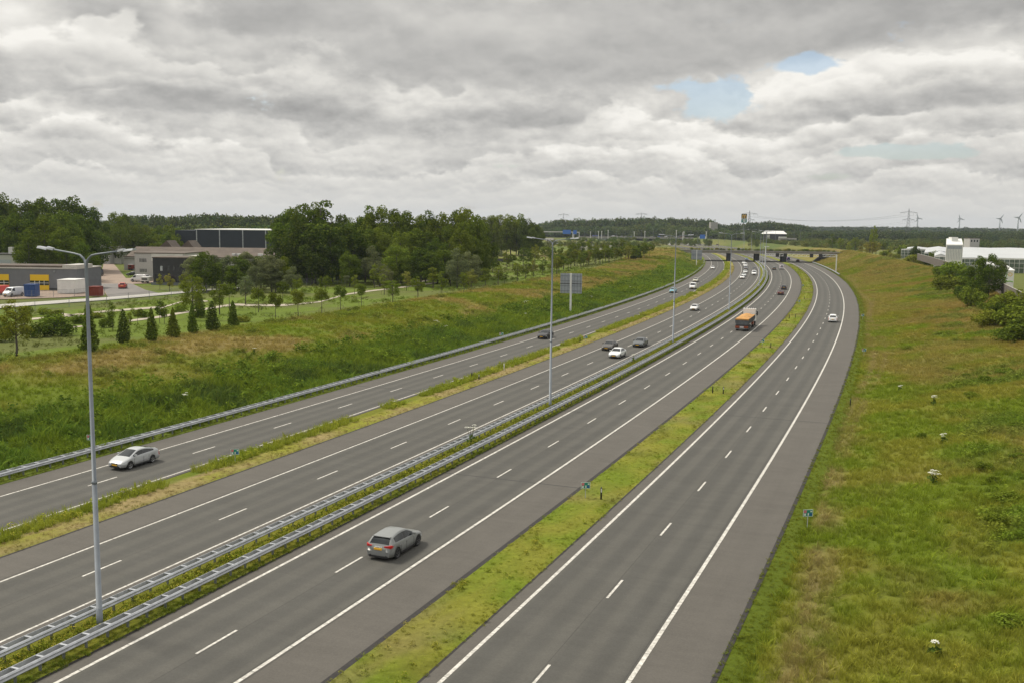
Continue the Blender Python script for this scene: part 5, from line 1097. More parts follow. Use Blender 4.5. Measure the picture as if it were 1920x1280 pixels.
# ------------------------------------------------------------------ buildings and the industrial estate
M['wall_grey'] = mat('grey_cladding', (.14, .15, .165), .6, noise=.12, nscale=.8); M['yellow'] = mat('yellow_door', (.66, .43, .01), .5); M['roofw'] = mat('pale_roof', (.50, .48, .44), .8, noise=.25)
M['roofbr'] = mat('brown_roof', (.125, .098, .078), .9, noise=.3, nscale=.4); M['navyw'] = mat('navy_cladding', (.018, .026, .040), .55, noise=.15, nscale=.4); M['blackw'] = mat('black_cladding', (.025, .026, .028), .6, noise=.2, nscale=.5)
M['brickw'] = mat('grey_brick', (.46, .45, .44), .85, noise=.2); M['win'] = mat('window_glass', (.02, .025, .03), .1, spec=.8); M['blue'] = mat('blue_container', (.012, .06, .22), .5, noise=.2); M['red'] = mat('dark_red_paint', (.20, .025, .015), .6, noise=.3); M['beige'] = mat('beige_wall', (.42, .37, .29), .85, noise=.15)
M['offwhite'] = mat('off_white_wall', (.62, .61, .58), .7, noise=.12, nscale=.6); M['paving'] = mat('brick_paving', (.30, .225, .175), .9, noise=.2, nscale=.5); M['lightpath'] = mat('pale_path', (.42, .37, .29), .9, noise=.2, nscale=.6); M['street'] = mat('street_asphalt', (.19, .175, .165), .9, noise=.2, nscale=.4)
M['glassroof'] = mat('greenhouse_roof', (.52, .54, .55), .35, noise=.12, nscale=.08); M['glassroof2'] = mat('greenhouse_roof_screened', (.30, .32, .29), .4, noise=.2, nscale=.1); M['glasswall'] = mat('greenhouse_glass', (.20, .24, .23), .15, spec=.8, col2=(.05, .08, .05), nscale=.25)
M['wood'] = mat('weathered_boards', (.15, .13, .11), .9, noise=.35, nscale=1.5)
def flat(pts, z, m, name, kind='structure', thick=0):
    b = MB(); b.poly([(p.x, p.y, (z if z is not None else float(hgt(p.x, p.y)[0])+.06)) for p in pts][::-1]); return tag(b.build(name, M[m]), kind=kind)
ZP = 2.96
def px_strip(ptsA, ptsB, zz, m, name):
    b = MB()
    for (a, c) in zip(ptsA, ptsB):
        for q in (a, c): p = at(q[0], q[1], zz); b.v.append((p.x, p.y, max(zz, float(hgt(p.x, p.y)[0])+.05)))
    for i in range(len(ptsA)-1): b.f.append((2*i, 2*i+2, 2*i+3, 2*i+1)); b.m.append(0)
    return tag(b.build(name, M[m]), kind='structure')
px_strip([(196, 487), (192, 505), (188, 530), (196, 548), (206, 562)], [(206, 487), (222, 505), (243, 530), (275, 545), (310, 553)], 3.0, 'paving', 'street')
px_strip([(180, 532), (196, 545), (206, 562)], [(246, 532), (270, 543), (312, 553)], 3.02, 'street', 'street')
px_strip([(-30, 562), (60, 560), (120, 558), (196, 553)], [(-30, 541), (60, 541), (120, 541), (196, 536)], 3.01, 'paving', 'yard')
px_strip([(236, 522), (300, 522)], [(238, 533), (300, 531)], 3.01, 'paving', 'yard')
# cycle road with pale surface, and park paths
px_strip([(-40, 583), (0, 578), (60, 572.5), (130, 567.5), (200, 562.5), (270, 556.5), (340, 550), (400, 545), (450, 540.5)], [(-40, 576), (0, 571), (60, 566.5), (130, 562), (200, 557.5), (270, 552), (340, 546), (400, 541.5), (450, 537.5)], 3.05, 'roofw', 'cycle_road')
pa = lambda l, w: ([(x, y-w/2) for x, y in l], [(x, y+w/2) for x, y in l])
for l, w in (([(60, 598), (130, 592), (160, 588), (190, 584.5), (240, 580.5), (300, 576)], 3.4), ([(95, 586), (120, 589), (150, 594)], 3), ([(130, 614), (150, 612), (175, 607)], 2.6), ([(240, 602), (300, 594), (350, 585), (400, 577), (440, 571), (480, 573), (540, 572)], 3.6), ([(300, 578), (350, 563), (390, 565)], 2.4), ([(700, 536), (760, 531), (810, 525), (860, 521), (890, 517)], 2.2), ([(540, 572), (600, 566), (650, 552), (700, 545), (760, 538), (820, 530)], 2.2)):
    px_strip(*pa(l, w), 2.95, 'lightpath', 'path')
def block(name, x0, x1, ytop, Y, depth, m, label, cat='building', z0=None, roof='roofw', ybase=None, skew=0., group=None):
    a = atY(x0, ytop, Y); c = atY(x1, ytop, Y); zt = (a.z+c.z)/2; zb = float(hgt((a.x+c.x)/2, Y)[0])-.1 if z0 is None else z0
    r = empty(name, ((a.x+c.x)/2, Y, zb), skew, label, cat, group); w = c.x-a.x; h_ = zt-zb
    b = MB(); b.box(-w/2, w/2, 0, depth, 0, h_); b.build('wall', M[m], r)
    b = MB(); b.box(-w/2-.15, w/2+.15, -.15, depth+.15, h_, h_+.25); b.build('roof', M[roof], r)
    return r, w, h_
def pane(r, w, fx0, fx1, z0, z1, m='win', name='window', y=-.06, bars=0):
    b = MB(); b.box(-w/2+w*fx0, -w/2+w*fx1, y, .02, z0, z1); o = b.build(name, M[m], r)
    if bars:
        g = MB(); n = bars
        for k in range(1, n): xx = -w/2+w*(fx0+(fx1-fx0)*k/n); g.box(xx-.04, xx+.04, y-.03, y-.002, z0, z1)
        g.build('frame', M['white'], o)
    return o
# workshop with yellow doors
r, w, h = block('workshop', -60, 144.5, 504, 241, 14, 'wall_grey', 'long grey workshop with yellow roller doors at the left edge', roof='roofw')
b = MB(); b.box(-w/2+.3, w/2-4, .6, 10, h+.25, h+.75); b.build('roof_gravel', M['roofbr'], r); b = MB(); b.box(w/2-3.6, w/2, .1, 9, h+.25, h+1.0); b.build('roof_box', M['roofw'], r)
b = MB(); b.box(-w/2, w/2, -.08, -.01, 0, .75); b.build('plinth', M['blackw'], r)
for x0, x1 in ((-20, 16), (56, 91)):
    f0, f1 = (x0+60)/204.5, (x1+60)/204.5; d = pane(r, w, f0, f1, .1, 4.0, 'yellow', 'roller_door', -.14)
    b = MB(); b.box(-w/2+w*f0, -w/2+w*f1, -.17, -.145, 1.45, 2.55); gl = b.build('door_window', M['win'], d)
    b = MB()
    for k in range(1, 4): xx = -w/2+w*(f0+(f1-f0)*k/4); b.box(xx-.05, xx+.05, -.2, -.172, 1.45, 2.55)
    b.box(-w/2+w*f0, -w/2+w*f1, -.2, -.172, 1.95, 2.03); b.build('frame', M['white'], gl)
b = MB(); b.tube([(w/2-5.5, -.05, h-.6), (w/2-5.5, -.15, h-.6)], .28, 12); b.build('wall_vent', M['galv_dark'], r)
r, w, h = block('hall', -30, 26, 478, 300, 16, 'brickw', 'pale grey-blue hall behind the workshop at the left edge', roof='blackw'); pane(r, w, .05, .9, 1., h-1.5, 'sign_grey', 'panel')
b = MB(); b.box(w*.15, w*.3, 3, 5, h+.25, h+2.2); b.build('chimney', M['offwhite'], r)
# yard contents
def container(px0, px1, pyt, pyb, m, label, ribs=12, zz=3.0, rz=0., depth=2.4):
    a = at(px0, pyb, zz); c = at(px1, pyb, zz); Y = a.y; w = c.x-a.x; hh = atY(px0, pyt, Y).z-zz
    r = empty('container', ((a.x+c.x)/2, Y, zz), rz, label, 'container', 'containers in the yard'); b = MB(); b.box(-w/2, w/2, 0, depth, .1, hh); b.build('body', M[m], r)
    for k in range(ribs): xx = -w/2+.1+(w-.2)*k/(ribs-1); b = MB(); b.box(xx-.04, xx+.04, -.06, .0, .2, hh-.12); b.build('rib', M[m], r)
    b = MB(); b.box(-w/2-.03, w/2+.03, -.08, depth+.05, hh-.1, hh+.06); b.build('top_rail', M[m], r); return r, w, hh
container(108, 143.5, 525, 551, 'white', 'white ribbed container in front of the workshop', 13, depth=6)
container(45.5, 67, 534, 557, 'blue', 'dark blue container in front of the left yellow door', 4)
container(167, 187, 538, 557, 'red', 'rust-red container beside the estate street', 5)
b = MB(); r_ = empty('cupboard', (*at(34.5, 541, 3.0).xy, 3.0), 0, 'narrow dark red cabinet against the grey workshop wall', 'cabinet'); b.box(-.35, .35, 0, .5, 0, 1.9); b.build('body', M['red'], r_); b = MB(); b.box(-.3, .3, -.03, 0, .1, 1.8); b.build('door', M['red'], r_)
pv = PROTO[('van', False)]
for px, py, rz, c, lb, nm in ((26, 556, 2.9, (.62, .63, .64), 'white van parked beside the blue container in the yard', 'van'), (183, 518, math.pi, (.02, .025, .05), 'dark blue van parked on the estate street by the trees', 'van'), (-2, 553, 2.9, (.5, .05, .04), 'red and white van cut by the left edge in the yard', 'van'), (262, 529, 1.3, (.6, .6, .6), 'white camper parked behind the entrance of the estate', 'van')):
    p = at(px, py, 3.0); o_ = copy_thing(pv, (p.x, p.y, 3.03), rz, lb, color=c); o_['category'] = 'van'; o_['group'] = 'vehicles parked on the industrial estate'
for px, py, rz, k, c, lb in ((250.5, 518, 1.5, ('hatch', False), (.015, .02, .018), 'black car parked left on the estate street corner'), (276, 517.5, 1.6, ('sedan', False), (.012, .03, .025), 'dark green car parked right on the estate street corner'), (230.5, 541, .25, ('hatch', True), (.45, .06, .05), 'red hatchback driving up the estate street')):
    p = at(px, py, 3.0); o_ = copy_thing(PROTO[k], (p.x, p.y, 3.04), rz, lb, color=c); o_['group'] = 'vehicles parked on the industrial estate'
# black office, white and brown buildings
r, w, h = block('office', 286, 356, 484.5, 268, 12, 'blackw', 'two-storey black office building with dark window band', roof='roofbr')
pane(r, w, .05, .95, .9, 2.9, 'win', 'window_band'); pane(r, w, .2, .26, 3.9, 5.2, 'galv', 'window'); [pane(r, w, f, f+.05, 3.9, 5.2) for f in (.4, .55, .7)]; b = MB(); b.box(-w/2-.4, w/2+.4, -.5, -.07, -.1, .8); b.build('base_wall', M['wall_grey'], r)
r, w, h = block('building', 252, 345, 476, 300, 18, 'brickw', 'grey brick building with two rows of white-framed windows behind the black office', roof='roofbr')
for f in (.1, .15, .2): pane(r, w, f, f+.035, h-2.6, h-1.5, bars=2); pane(r, w, f, f+.035, h-5.6, h-4.6, bars=2)
pane(r, w, .34, .98, h-2.2, h-.02, 'offwhite', 'fascia')
for i, (x0, x1, yt, yb_, lb) in enumerate(((262, 286, 500, 506, 'long white tank trailer left of the black office'), (263, 283, 521, 531, 'white caravan parked in front of the black office'), (374, 392, 489, 500, 'white truck box between the office and the thicket'), (240, 250, 497, 507, 'small red and white cabin beside the grey building'))):
    a_ = at(x0, yb_, 3.0); c_3 = at(x1, yb_, 3.0); w_3 = c_3.x-a_.x; h_3 = max(1.6, atY(x0, yt, a_.y).z-3.0); r = empty('trailer', ((a_.x+c_3.x)/2, a_.y, 3.02), 0, lb, 'trailer', 'trailers and cabins on the estate'); b = MB(); b.prism([(-w_3/2, 0), (-w_3/2+.3, -.3), (w_3/2-.3, -.3), (w_3/2, 0), (w_3/2, 2.2), (-w_3/2, 2.2)], .5, h_3); b.build('body', M['offwhite' if i < 3 else 'red'], r); b = MB(); b.box(-w_3/2+.1, w_3/2-.1, 0, 2.1, h_3, h_3+.15); b.build('roof', M['white'], r); b = MB(); b.box(-w_3*.3, w_3*.25, -.34, -.31, h_3*.55, h_3*.8); b.build('window', M['win'], r)
    for xx in (-w_3*.25, w_3*.25): b = MB(); b.tube([(xx, -.15, .35), (xx, .1, .35)], .35, 12); b.build('wheel', M['tyre'], r)
r, w, h = block('building', 352, 372, 482, 290, 10, 'offwhite', 'small white building touching the right side of the black office'); pane(r, w, .3, .8, 1., 3., bars=3)
r, w, h = block('long_hall', 232, 560, 484, 345, 30, 'brickw', 'long low hall with brown roof behind the grey brick building', roof='roofbr')
b = MB(); b.quad((-w/2, -.3, h-.6), (w/2, -.3, h-.6), (w/2, 12, h+3.3), (-w/2, 12, h+3.3)); b.quad((-w/2, -.3, h-.6), (-w/2, 12, h+3.3), (-w/2, 12, h-.6), (-w/2, 6, h-.6)); b.quad((w/2, -.3, h-.6), (w/2, 6, h-.6), (w/2, 12, h-.6), (w/2, 12, h+3.3)); b.build('roof', M['roofbr'], r)
for f in (.32, .34, .37, .60, .62, .75): b = MB(); b.box(-w/2+w*f, -w/2+w*f+1.6, 4, 5.2, h+.4, h+1.5); b.build('skylight', M['white'], r)
for i, (x0, x1, yt, Y, m, lb) in enumerate(((172, 190, 466, 400, 'offwhite', 'low white house left of the street end'), (186, 206, 456, 420, 'offwhite', 'taller white house above the street end'), (204, 226, 464, 395, 'offwhite', 'white gabled house right of the street end'), (190, 204, 466, 390, 'brickw', 'grey house with small windows at the street end'))):
    r, w, h = block('house', x0, x1, yt, Y, 8, m, lb, 'house', roof='blackw' if i == 3 else 'roofw', group='houses at the end of the estate street')
    for f in (.2, .5, .75): pane(r, w, f, f+.1, h*.35, h*.6)
for x0, lb in ((300, 'left one of two brown pitched roofs behind the long hall'), (340, 'right one of two brown pitched roofs behind the long hall')):
    a = atY(x0, 464, 372); c = atY(x0+22, 464, 372); hh = a.z-3; w = c.x-a.x; r = empty('house', ((a.x+c.x)/2, 372, 2.9), 0, lb, 'house', 'houses with brown roofs behind the hall'); b = MB(); b.box(-w/2, w/2, 0, 9, 0, hh); b.build('wall', M['blackw'], r)
    b = MB(); b.prism([(-w/2-.3, -.3), (w/2+.3, -.3), (w/2+.3, 9.3), (-w/2-.3, 9.3)], hh, hh+.1); n = len(b.v); b.v += [(-w/2-.3, -.3, hh+.1), (w*.1, -.3, hh+2.6), (w/2+.3, -.3, hh+.1), (-w/2-.3, 9.3, hh+.1), (w*.1, 9.3, hh+2.6), (w/2+.3, 9.3, hh+.1)]; b.f += [(n, n+2, n+1), (n+3, n+4, n+5), (n, n+1, n+4, n+3), (n+1, n+2, n+5, n+4)]; b.m += [0]*4; b.build('roof', M['roofbr'], r)
# navy warehouse
r, w, h = block('warehouse', 366, 600, 432.5, 400, 60, 'navyw', 'large navy windowless warehouse rising above the brown roofs', roof='white')
for f in (0.02, .155+.12*0+.01, .37/1.0*0+.31): pass
for xx in (368.5, 411.5, 455, 498, 541): f = (xx-366)/234; b = MB(); b.box(-w/2+w*f-.18, -w/2+w*f+.18, -.12, 0, 0, h); b.build('pilaster', M['galv'], r)
b = MB(); b.box(-w/2-9, -w/2, 3, 40, 0, h-.3); b.build('side_wing', M['navyw'], r)
# fences
def fence(pts, hh, label, post=3., mesh=True, m='galv_dark', pm=None, zz=None, board=None):
    P0 = [gp(*q) if zz is None else at(*q, zz) for q in pts]; o0 = P0[0]; r = empty('fence', o0, 0, label, 'fence', 'fences'); r['group'] = 'fences'; pb = []
    for a, c in zip(P0[:-1], P0[1:]):
        L_ = (c-a).length; n = max(1, int(L_/post))
        for k in range(n): pb.append(a+(c-a)*k/n)
    pb.append(P0[-1]); b = MB(); b.box(-.04, .04, -.04, .04, -.1, hh); me_ = b.mesh('post', M[m])
    for k, q in enumerate(pb[:99]): obj('post', me_, r, q-o0)
    w_ = MB()
    if board:
        for a, c in zip(pb[:-1], pb[1:]):
            d = (c-a).normalized(); nrm = Vector((d.y, -d.x, 0))*.04; a_, c_2 = a-o0, c-o0
            for s_g in (1, -1): w_.quad(a_+nrm*s_g, c_2+nrm*s_g, c_2+nrm*s_g+Vector((0, 0, hh)), a_+nrm*s_g+Vector((0, 0, hh)))
            w_.quad(a_+nrm+Vector((0, 0, hh)), c_2+nrm+Vector((0, 0, hh)), c_2-nrm+Vector((0, 0, hh)), a_-nrm+Vector((0, 0, hh)))
        w_.build('boarding', M[board], r)
        w_ = MB()
        for a, c in zip(pb[:-1], pb[1:]): w_.tube([a-o0+Vector((0, 0, hh+.04)), c-o0+Vector((0, 0, hh+.04))], .07, 5, cap=False)
        w_.build('capping', M['roofw'], r)
    else:
        for a, c in zip(pb[:-1], pb[1:]):
            for t in ([.05, hh*.5, hh-.03] if mesh else [hh-.05]): w_.tube([a-o0+Vector((0, 0, t)), c-o0+Vector((0, 0, t))], .018, 4, cap=False)
            if mesh:
                L_ = (c-a).length; nn = int(L_/.28)
                for k in range(nn): q = a+(c-a)*k/nn-o0; w_.box(q.x-.012, q.x+.012, q.y-.012, q.y+.012, .05, hh)
        w_.build('wire_mesh', M[m], r)
    return r
fence([(-20, 590), (66, 583), (130, 576), (200, 570), (280, 562), (360, 553), (440, 544)], 1.9, 'wire fence with dark posts along the pale cycle road', 6.)
fence([(450, 545), (560, 537), (660, 530), (760, 524), (850, 516)], 1.9, 'close-meshed wire fence in front of the long dark wood', 3.)
fence([(0, 562), (60, 560.5), (140, 557.5), (196, 553)], 1.8, 'wire fence along the front of the workshop yard', 4.)
fa = [P(s, 58.2+.018*(s-216), 0) for s in (170, 200, 230, 260, 300, 340, 380, 420, 460)]
fr = [Vector((x, y, 4.55+.0085*max(0, s-216))) for (x, y, _), s in zip(fa, (170, 200, 230, 260, 300, 340, 380, 420, 460))]
_gp = gp
def gp(a, b): return a if isinstance(a, Vector) else _gp(a, b)
class _q(tuple): pass
P_keep = fr; gp = lambda *q: (P_keep[q[0]-100000] if q[0] >= 100000 else _gp(*q))
fence([(100000+i, 0) for i in range(len(fr))], 2.75, 'long weathered wooden sound fence along the top of the right bank', 3., board='wood'); gp = _gp
# yellow sign post and flags
p = gp(639, 528); r = empty('sign_post', p, 0, 'small yellow sign on a white post in front of the dark wood', 'sign'); b = MB(); b.tube([(.3, 0, 0), (.3, 0, 2.2)], .12, 6); b.build('post', M['white'], r); b = MB(); b.box(-.45, .1, -.05, .05, .9, 2.5); b.build('plate', M['yellow'], r)
M['f1'] = mat('orange_flag', (.62, .20, .05), .7); M['f2'] = mat('blue_flag', (.16, .36, .62), .7); M['f3'] = mat('green_flag', (.28, .62, .22), .7)
for i, (px, m, lb) in enumerate(((896.5, 'f1', 'orange flag, leftmost of three beside the wood'), (903.5, 'f2', 'light blue flag, middle one of three beside the wood'), (910.5, 'f3', 'light green flag, rightmost of three beside the wood'))):
    p = gp(px, 486); r = empty('flag', p, 0, lb, 'flag', 'three coloured flags'); b = MB(); b.tube([(0, 0, 0), (0, 0, 3.6)], .04, 5); b.build('flag_pole', M['white'], r)
    b = MB()
    for k in range(6): x0, x1 = k*.13, (k+1)*.13; b.quad((x0, .05*math.sin(k), 1.5), (x1, .05*math.sin(k+1), 1.45), (x1, .05*math.sin(k+1), 3.5), (x0, .05*math.sin(k), 3.55))
    b.build('cloth', M[m], r)
r = empty('wall', gp(915, 492), .1, 'low dark garden wall with bushes right of the flags', 'wall'); b = MB(); b.box(-6, 10, 0, .4, 0, 1.6); b.build('panel', M['darkconc'], r); b = MB(); b.box(-6.1, 10.1, -.05, .45, 1.6, 1.7); b.build('coping', M['red'], r)
for px, py, w_, lb in ((922, 459, 7, 'small white shed in the meadow beyond the flags'), (965, 461, 6, 'white-roofed shed farther right in the meadow')):
    p = gp(px, py); r = empty('shed', p, 0, lb, 'shed'); b = MB(); b.box(-w_/2, w_/2, 0, 4, 0, 1.6); b.build('wall', M['beige'], r); b = MB(); b.prism([(-w_/2, 0), (w_/2, 0), (w_/2, 4), (-w_/2, 4)], 1.6, 1.7); b.quad((-w_/2-.2, -.2, 1.7), (w_/2+.2, -.2, 1.7), (w_/2+.2, 2, 2.9), (-w_/2-.2, 2, 2.9)); b.quad((-w_/2-.2, 4.2, 1.7), (-w_/2-.2, 2, 2.9), (w_/2+.2, 2, 2.9), (w_/2+.2, 4.2, 1.7)); b.build('roof', M['offwhite'], r)

# ------------------------------------------------------------------ greenhouses
def house_row(x0, x1, ye, yr, Y, bay, depth, label, zb=3., screened=(), sh=.42):
    a = atY(x0, ye, Y); c = atY(x1, ye, Y); ze = a.z; W_2 = c.x-a.x; n = max(1, round(W_2/bay)); bw = W_2/n; rz_ = atY(x0, yr, Y).z-ze
    r = empty('greenhouse', (a.x, Y, zb), 0, label, 'greenhouse', 'greenhouses beyond the right fence'); he = ze-zb
    w = MB(); w.box(0, W_2, 0, depth, 0, he-.5); w.v = [(x+sh*y, y, z) for x, y, z in w.v]; w.build('glass_wall', M['glasswall'], r); g = MB(); g.box(-.1, W_2+.1, -.15, -.02, he-.5, he+.05); g.build('gutter', M['white'], r)
    f = MB()
    for k in range(int(W_2/2.)+1): f.box(k*2.-.06, k*2.+.06, -.1, -.01, 0, he-.5)
    for z in (he*.35, he*.68): f.box(0, W_2, -.1, -.01, z-.07, z+.07)
    f.build('glazing_bars', M['white'], r)
    for k in range(n):
        b = MB(); xx = k*bw; m = 'glassroof2' if k in screened else 'glassroof'; hp = he+rz_
        b.quad((xx, -.1, he+.06), (xx+bw, -.1, he+.06), (xx+bw, 3, hp), (xx, 3, hp)) if False else None
        sl_ = 9
        b.quad((xx, 0, he), (xx+bw/2, 0, hp), (xx+bw/2, depth, hp), (xx, depth, he)); b.quad((xx+bw/2, 0, hp), (xx+bw, 0, he), (xx+bw, depth, he), (xx+bw/2, depth, hp)); b.poly([(xx, 0, he), (xx+bw, 0, he), (xx+bw/2, 0, hp)]); b.poly([(xx, depth, he), (xx+bw/2, depth, hp), (xx+bw, depth, he)])
        b.v = [(x+sh*y, y, z) for x, y, z in b.v]; b.build('roof', M[m], r)
    return r
house_row(1800, 2150, 484, 482.5, 402, 26, 235, 'long glass greenhouse right of the white tower with grey screened roof panels', screened=(2, 4, 7))
house_row(1752, 1776, 480, 476, 412, 9, 60, 'small white greenhouse bay left of the white tower')
house_row(1733, 1790, 474, 470, 470, 14, 120, 'middle greenhouse block left of the white tower')
house_row(1690, 1790, 468, 465.5, 590, 16, 60, 'farthest greenhouse block at the left end of the row')
a = atY(1774.5, 459, 399); c = atY(1806, 459, 399); w = c.x-a.x; hh = a.z-8.; r = empty('tower', ((a.x+c.x)/2, 399, 8.0), 0, 'white box-like boiler tower standing above the greenhouses', 'tower'); b = MB(); b.box(-w/2, w/2, 0, 11, -4.8, hh); b.v = [(x+.42*y, y, z) for x, y, z in b.v]; b.build('wall', M['white'], r)
b = MB(); [b.box(-w/2+.5+k*(w-1)/9-.07, -w/2+.5+k*(w-1)/9+.07, -.1, -.01, 0.2, hh-.4) for k in range(10)]; b.build('cladding_rib', M['galv'], r); b = MB(); b.box(-w/2+.4, w/2-.4, -.06, -.005, hh-1.7, hh-.4); b.build('louvre', M['sign_grey'], r)
b = MB(); b.poly([(-w/2, 0, hh), (w/2, 0, hh), (w/2-.5, 9, hh+2.3), (-w/2+.0, 9, hh+2.3)]); b.poly([(-w/2, 0, hh), (-w/2, 9, hh+2.3), (-w/2, 11, hh)]); b.poly([(w/2, 0, hh), (w/2, 11, hh), (w/2-.5, 9, hh+2.3)]); b.poly([(-w/2, 11, hh), (-w/2, 9, hh+2.3), (w/2-.5, 9, hh+2.3), (w/2, 11, hh)]); b.v = [(x+.42*y, y, z) for x, y, z in b.v]; b.build('roof', M['white'], r)
b = MB(); b.box(.9, 3.4, 5, 8, hh+1.2, hh+2.9); b.build('roof_hatch', M['white'], r)
# flower-painted shed
a = atY(1873, 507, 275); c = atY(1902, 507, 275); w = c.x-a.x; hh = a.z-4.; r = empty('shed', ((a.x+c.x)/2, 275, 4.0), 0, 'white shed with painted green swirls and yellow flowers behind the fence', 'shed'); b = MB(); b.box(-w/2, w/2, 0, 7, -1, hh); wl = b.build('wall', M['white'], r)
b = MB(); rf = [(-w/2-.2, -.2, hh), (w/2+.2, -.2, hh), (w/2-1.2, 6, hh+2.3), (-w/2-3.2, 6, hh+2.3)]; b.quad(*rf); b.quad((-w/2-.2, -.2, hh), (-w/2-3.2, 6, hh+2.3), (-w/2-6, 7.2, hh), (-w/2-4, 7.2, hh)); b.quad((w/2+.2, -.2, hh), (w/2+.2, 7.2, hh), (w/2-.2, 7.2, hh), (w/2-1.2, 6, hh+2.3)); b.build('roof', M['white'], r)
M['swirl'] = mat('painted_green', (.22, .45, .08), .6); b = MB(); b.tube([(-w/2+.2, -.03, .6), (-.8, -.03, 1.6), (0, -.03, 2.1), (1.1, -.03, 2.2), (w/2-.2, -.03, 2.0)], .16, 5); b.tube([(-.3, -.03, 2.2), (-.1, -.03, 3.2), (.2, -.03, 4.2)], .12, 5); b.tube([(-1.6, -.03, .2), (-.9, -.03, .9), (-.6, -.03, .2)], .12, 5); b.build('painted_stem', M['swirl'], wl)
for fx, fz in ((1.1, 4.0), (.4, .7), (-1.4, 3.6)):
    b = MB(); [b.poly([(fx+math.cos(t)*.2, -.02, fz+math.sin(t)*.2), (fx+math.cos(t-.25)*.6, -.022, fz+math.sin(t-.25)*.5), (fx+math.cos(t)*.75, -.02, fz+math.sin(t)*.62), (fx+math.cos(t+.25)*.6, -.022, fz+math.sin(t+.25)*.5)]) for t in [i*math.pi/4 for i in range(8)]]; b.build('painted_flower', M['yellow'], wl)

# ------------------------------------------------------------------ motorway junction and restaurant beyond the overpass
def Yb(px, py, Y, z=None): p = atY(px, py, Y); return Vector((p.x, p.y, p.z if z is None else z))
Yv = 1300; a = Yb(1085, 444.5, Yv); zd = a.z; xL = a.x; xR = Yb(1300, 446, Yv).x
v = empty('viaduct', ((xL+xR)/2, Yv, 0), 0, 'long low motorway viaduct with dark openings in the far distance', 'bridge'); W2 = (xR-xL)/2
b = MB(); b.box(-W2, W2, 0, 26, zd-1.3, zd); b.build('deck', M['concrete'], v); b = MB(); b.box(-W2, W2, -.2, .2, zd, zd+1.0); b.build('parapet', M['fascia'], v)
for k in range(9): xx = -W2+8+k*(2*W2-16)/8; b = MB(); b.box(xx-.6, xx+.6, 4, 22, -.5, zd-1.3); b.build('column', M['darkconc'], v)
b = MB(); b.box(-W2+20, W2, 24, 25, zd-4.6, zd-1.3); b.build('opening_shade', M['darkconc'], v)  # dark slab hung below the deck, stands in for shade in the openings
# traffic on the viaduct and behind the overpass: small, parts too small to show but kept from their source
for i in range(26):
    px = 1105+i*7.6+random.uniform(-2, 2); p = Yb(px, 444, Yv+5+random.choice((0, 5, 12))); ty = random.choice((('hatch', False), ('sedan', False), ('van', False), ('suv', False)))
    c = random.choice((WHT, SILV, BLK, DGRY, (.3, .03, .03), (.04, .08, .25))); s_rc = PROTO.get(ty) or PROTO[('hatch', False)]
    o_ = copy_thing(s_rc, (p.x, p.y, zd+.02), math.pi/2*random.choice((1, -1)), ordw(i)+' vehicle from the left crossing the distant viaduct', color=c); o_['group'] = 'vehicles on the distant viaduct'
rd = MB()
pts = [(1250, 459.5), (1320, 460.5), (1400, 461.5), (1500, 463)]
for i, (px, c, ty) in enumerate(((1256, WHT, 'van'), (1291, WHT, 'van'), (1304, SILV, 'sedan'), (1312, DGRY, 'hatch'), (1331, SILV, 'estate'), (1345, BLK, 'hatch'))):
    p = at(px, 460.5, 0); o_ = copy_thing(PROTO.get((ty, False)), (p.x, p.y, .031), .3, ordw(i)+' vehicle from the left on the road just behind the overpass', color=c); o_['category'] = 'van' if ty == 'van' else 'car'; o_['group'] = 'vehicles behind the overpass'
px_strip([(1080, 445), (1096, 452), (1112, 462)], [(1090, 445), (1106, 452), (1126, 462)], 3.2, 'street', 'road'); px_strip([(1020, 447), (1024, 452), (1030, 458)], [(1036, 447), (1044, 452), (1054, 458)], 3.2, 'street', 'road'); px_strip([(1088, 447), (1102, 454), (1114, 460)], [(1094, 447), (1110, 454), (1122, 460)], 3.2, 'paving', 'road')
M['signblue'] = mat('motorway_blue', (.02, .13, .50), .5)
def gantry(px0, px1, py, Y, panels, label):
    a, c = Yb(px0, py, Y), Yb(px1, py, Y); w = c.x-a.x; zb = float(hgt((a.x+c.x)/2, Y)[0]); r = empty('sign_gantry', ((a.x+c.x)/2, Y, zb), 0, label, 'gantry', 'distant sign gantries'); h_ = a.z-zb
    for xx in (-w/2, w/2): b = MB(); b.box(xx-.35, xx+.35, -.3, .3, 0, h_+.5); b.build('post', M['white'], r)
    b = MB(); b.box(-w/2, w/2, -.3, .3, h_-.5, h_+.5); b.build('beam', M['offwhite'], r)
    for f0, f1 in panels: b = MB(); b.box(-w/2+w*f0, -w/2+w*f1, -.5, -.31, h_-2.4, h_+2.6); b.build('sign_panel', M['signblue'], r)
gantry(1018, 1076, 435, 1250, ((.64, .9),), 'far gantry with a bright blue sign at the left of the junction'); gantry(1074, 1086, 436, 1250, ((.05, .6),), 'narrow far gantry with a blue sign right of the wide one'); gantry(1311, 1323, 444.5, 1200, ((.1, .9),), 'blue sign board on the far side of the overpass road')
for i, (px, pt, pb) in enumerate([(1107, 434, 446), (1122, 433, 446), (1128, 433, 446), (1140, 431, 446), (1189, 434, 444), (1209, 433, 443), (1268, 431, 441), (1282, 434, 450), (1280, 436, 444), (1324, 434, 444)]):
    p = Yb(px, pb, 1220); h_ = Yb(px, pt+2, 1220).z; z0 = float(hgt(p.x, 1220)[0]); r = empty('mast', (p.x, 1220, z0), 0, ordw(i)+' white mast from the left among the junction signs', 'mast', 'white masts at the junction'); b = MB(); b.box(-.3, .3, -.3, .3, 0, h_-z0); b.build('pole', M['white'], r); b = MB(); b.box(-.8, .8, -.3, .3, h_-z0, h_-z0+.8); b.build('head', M['offwhite'], r)
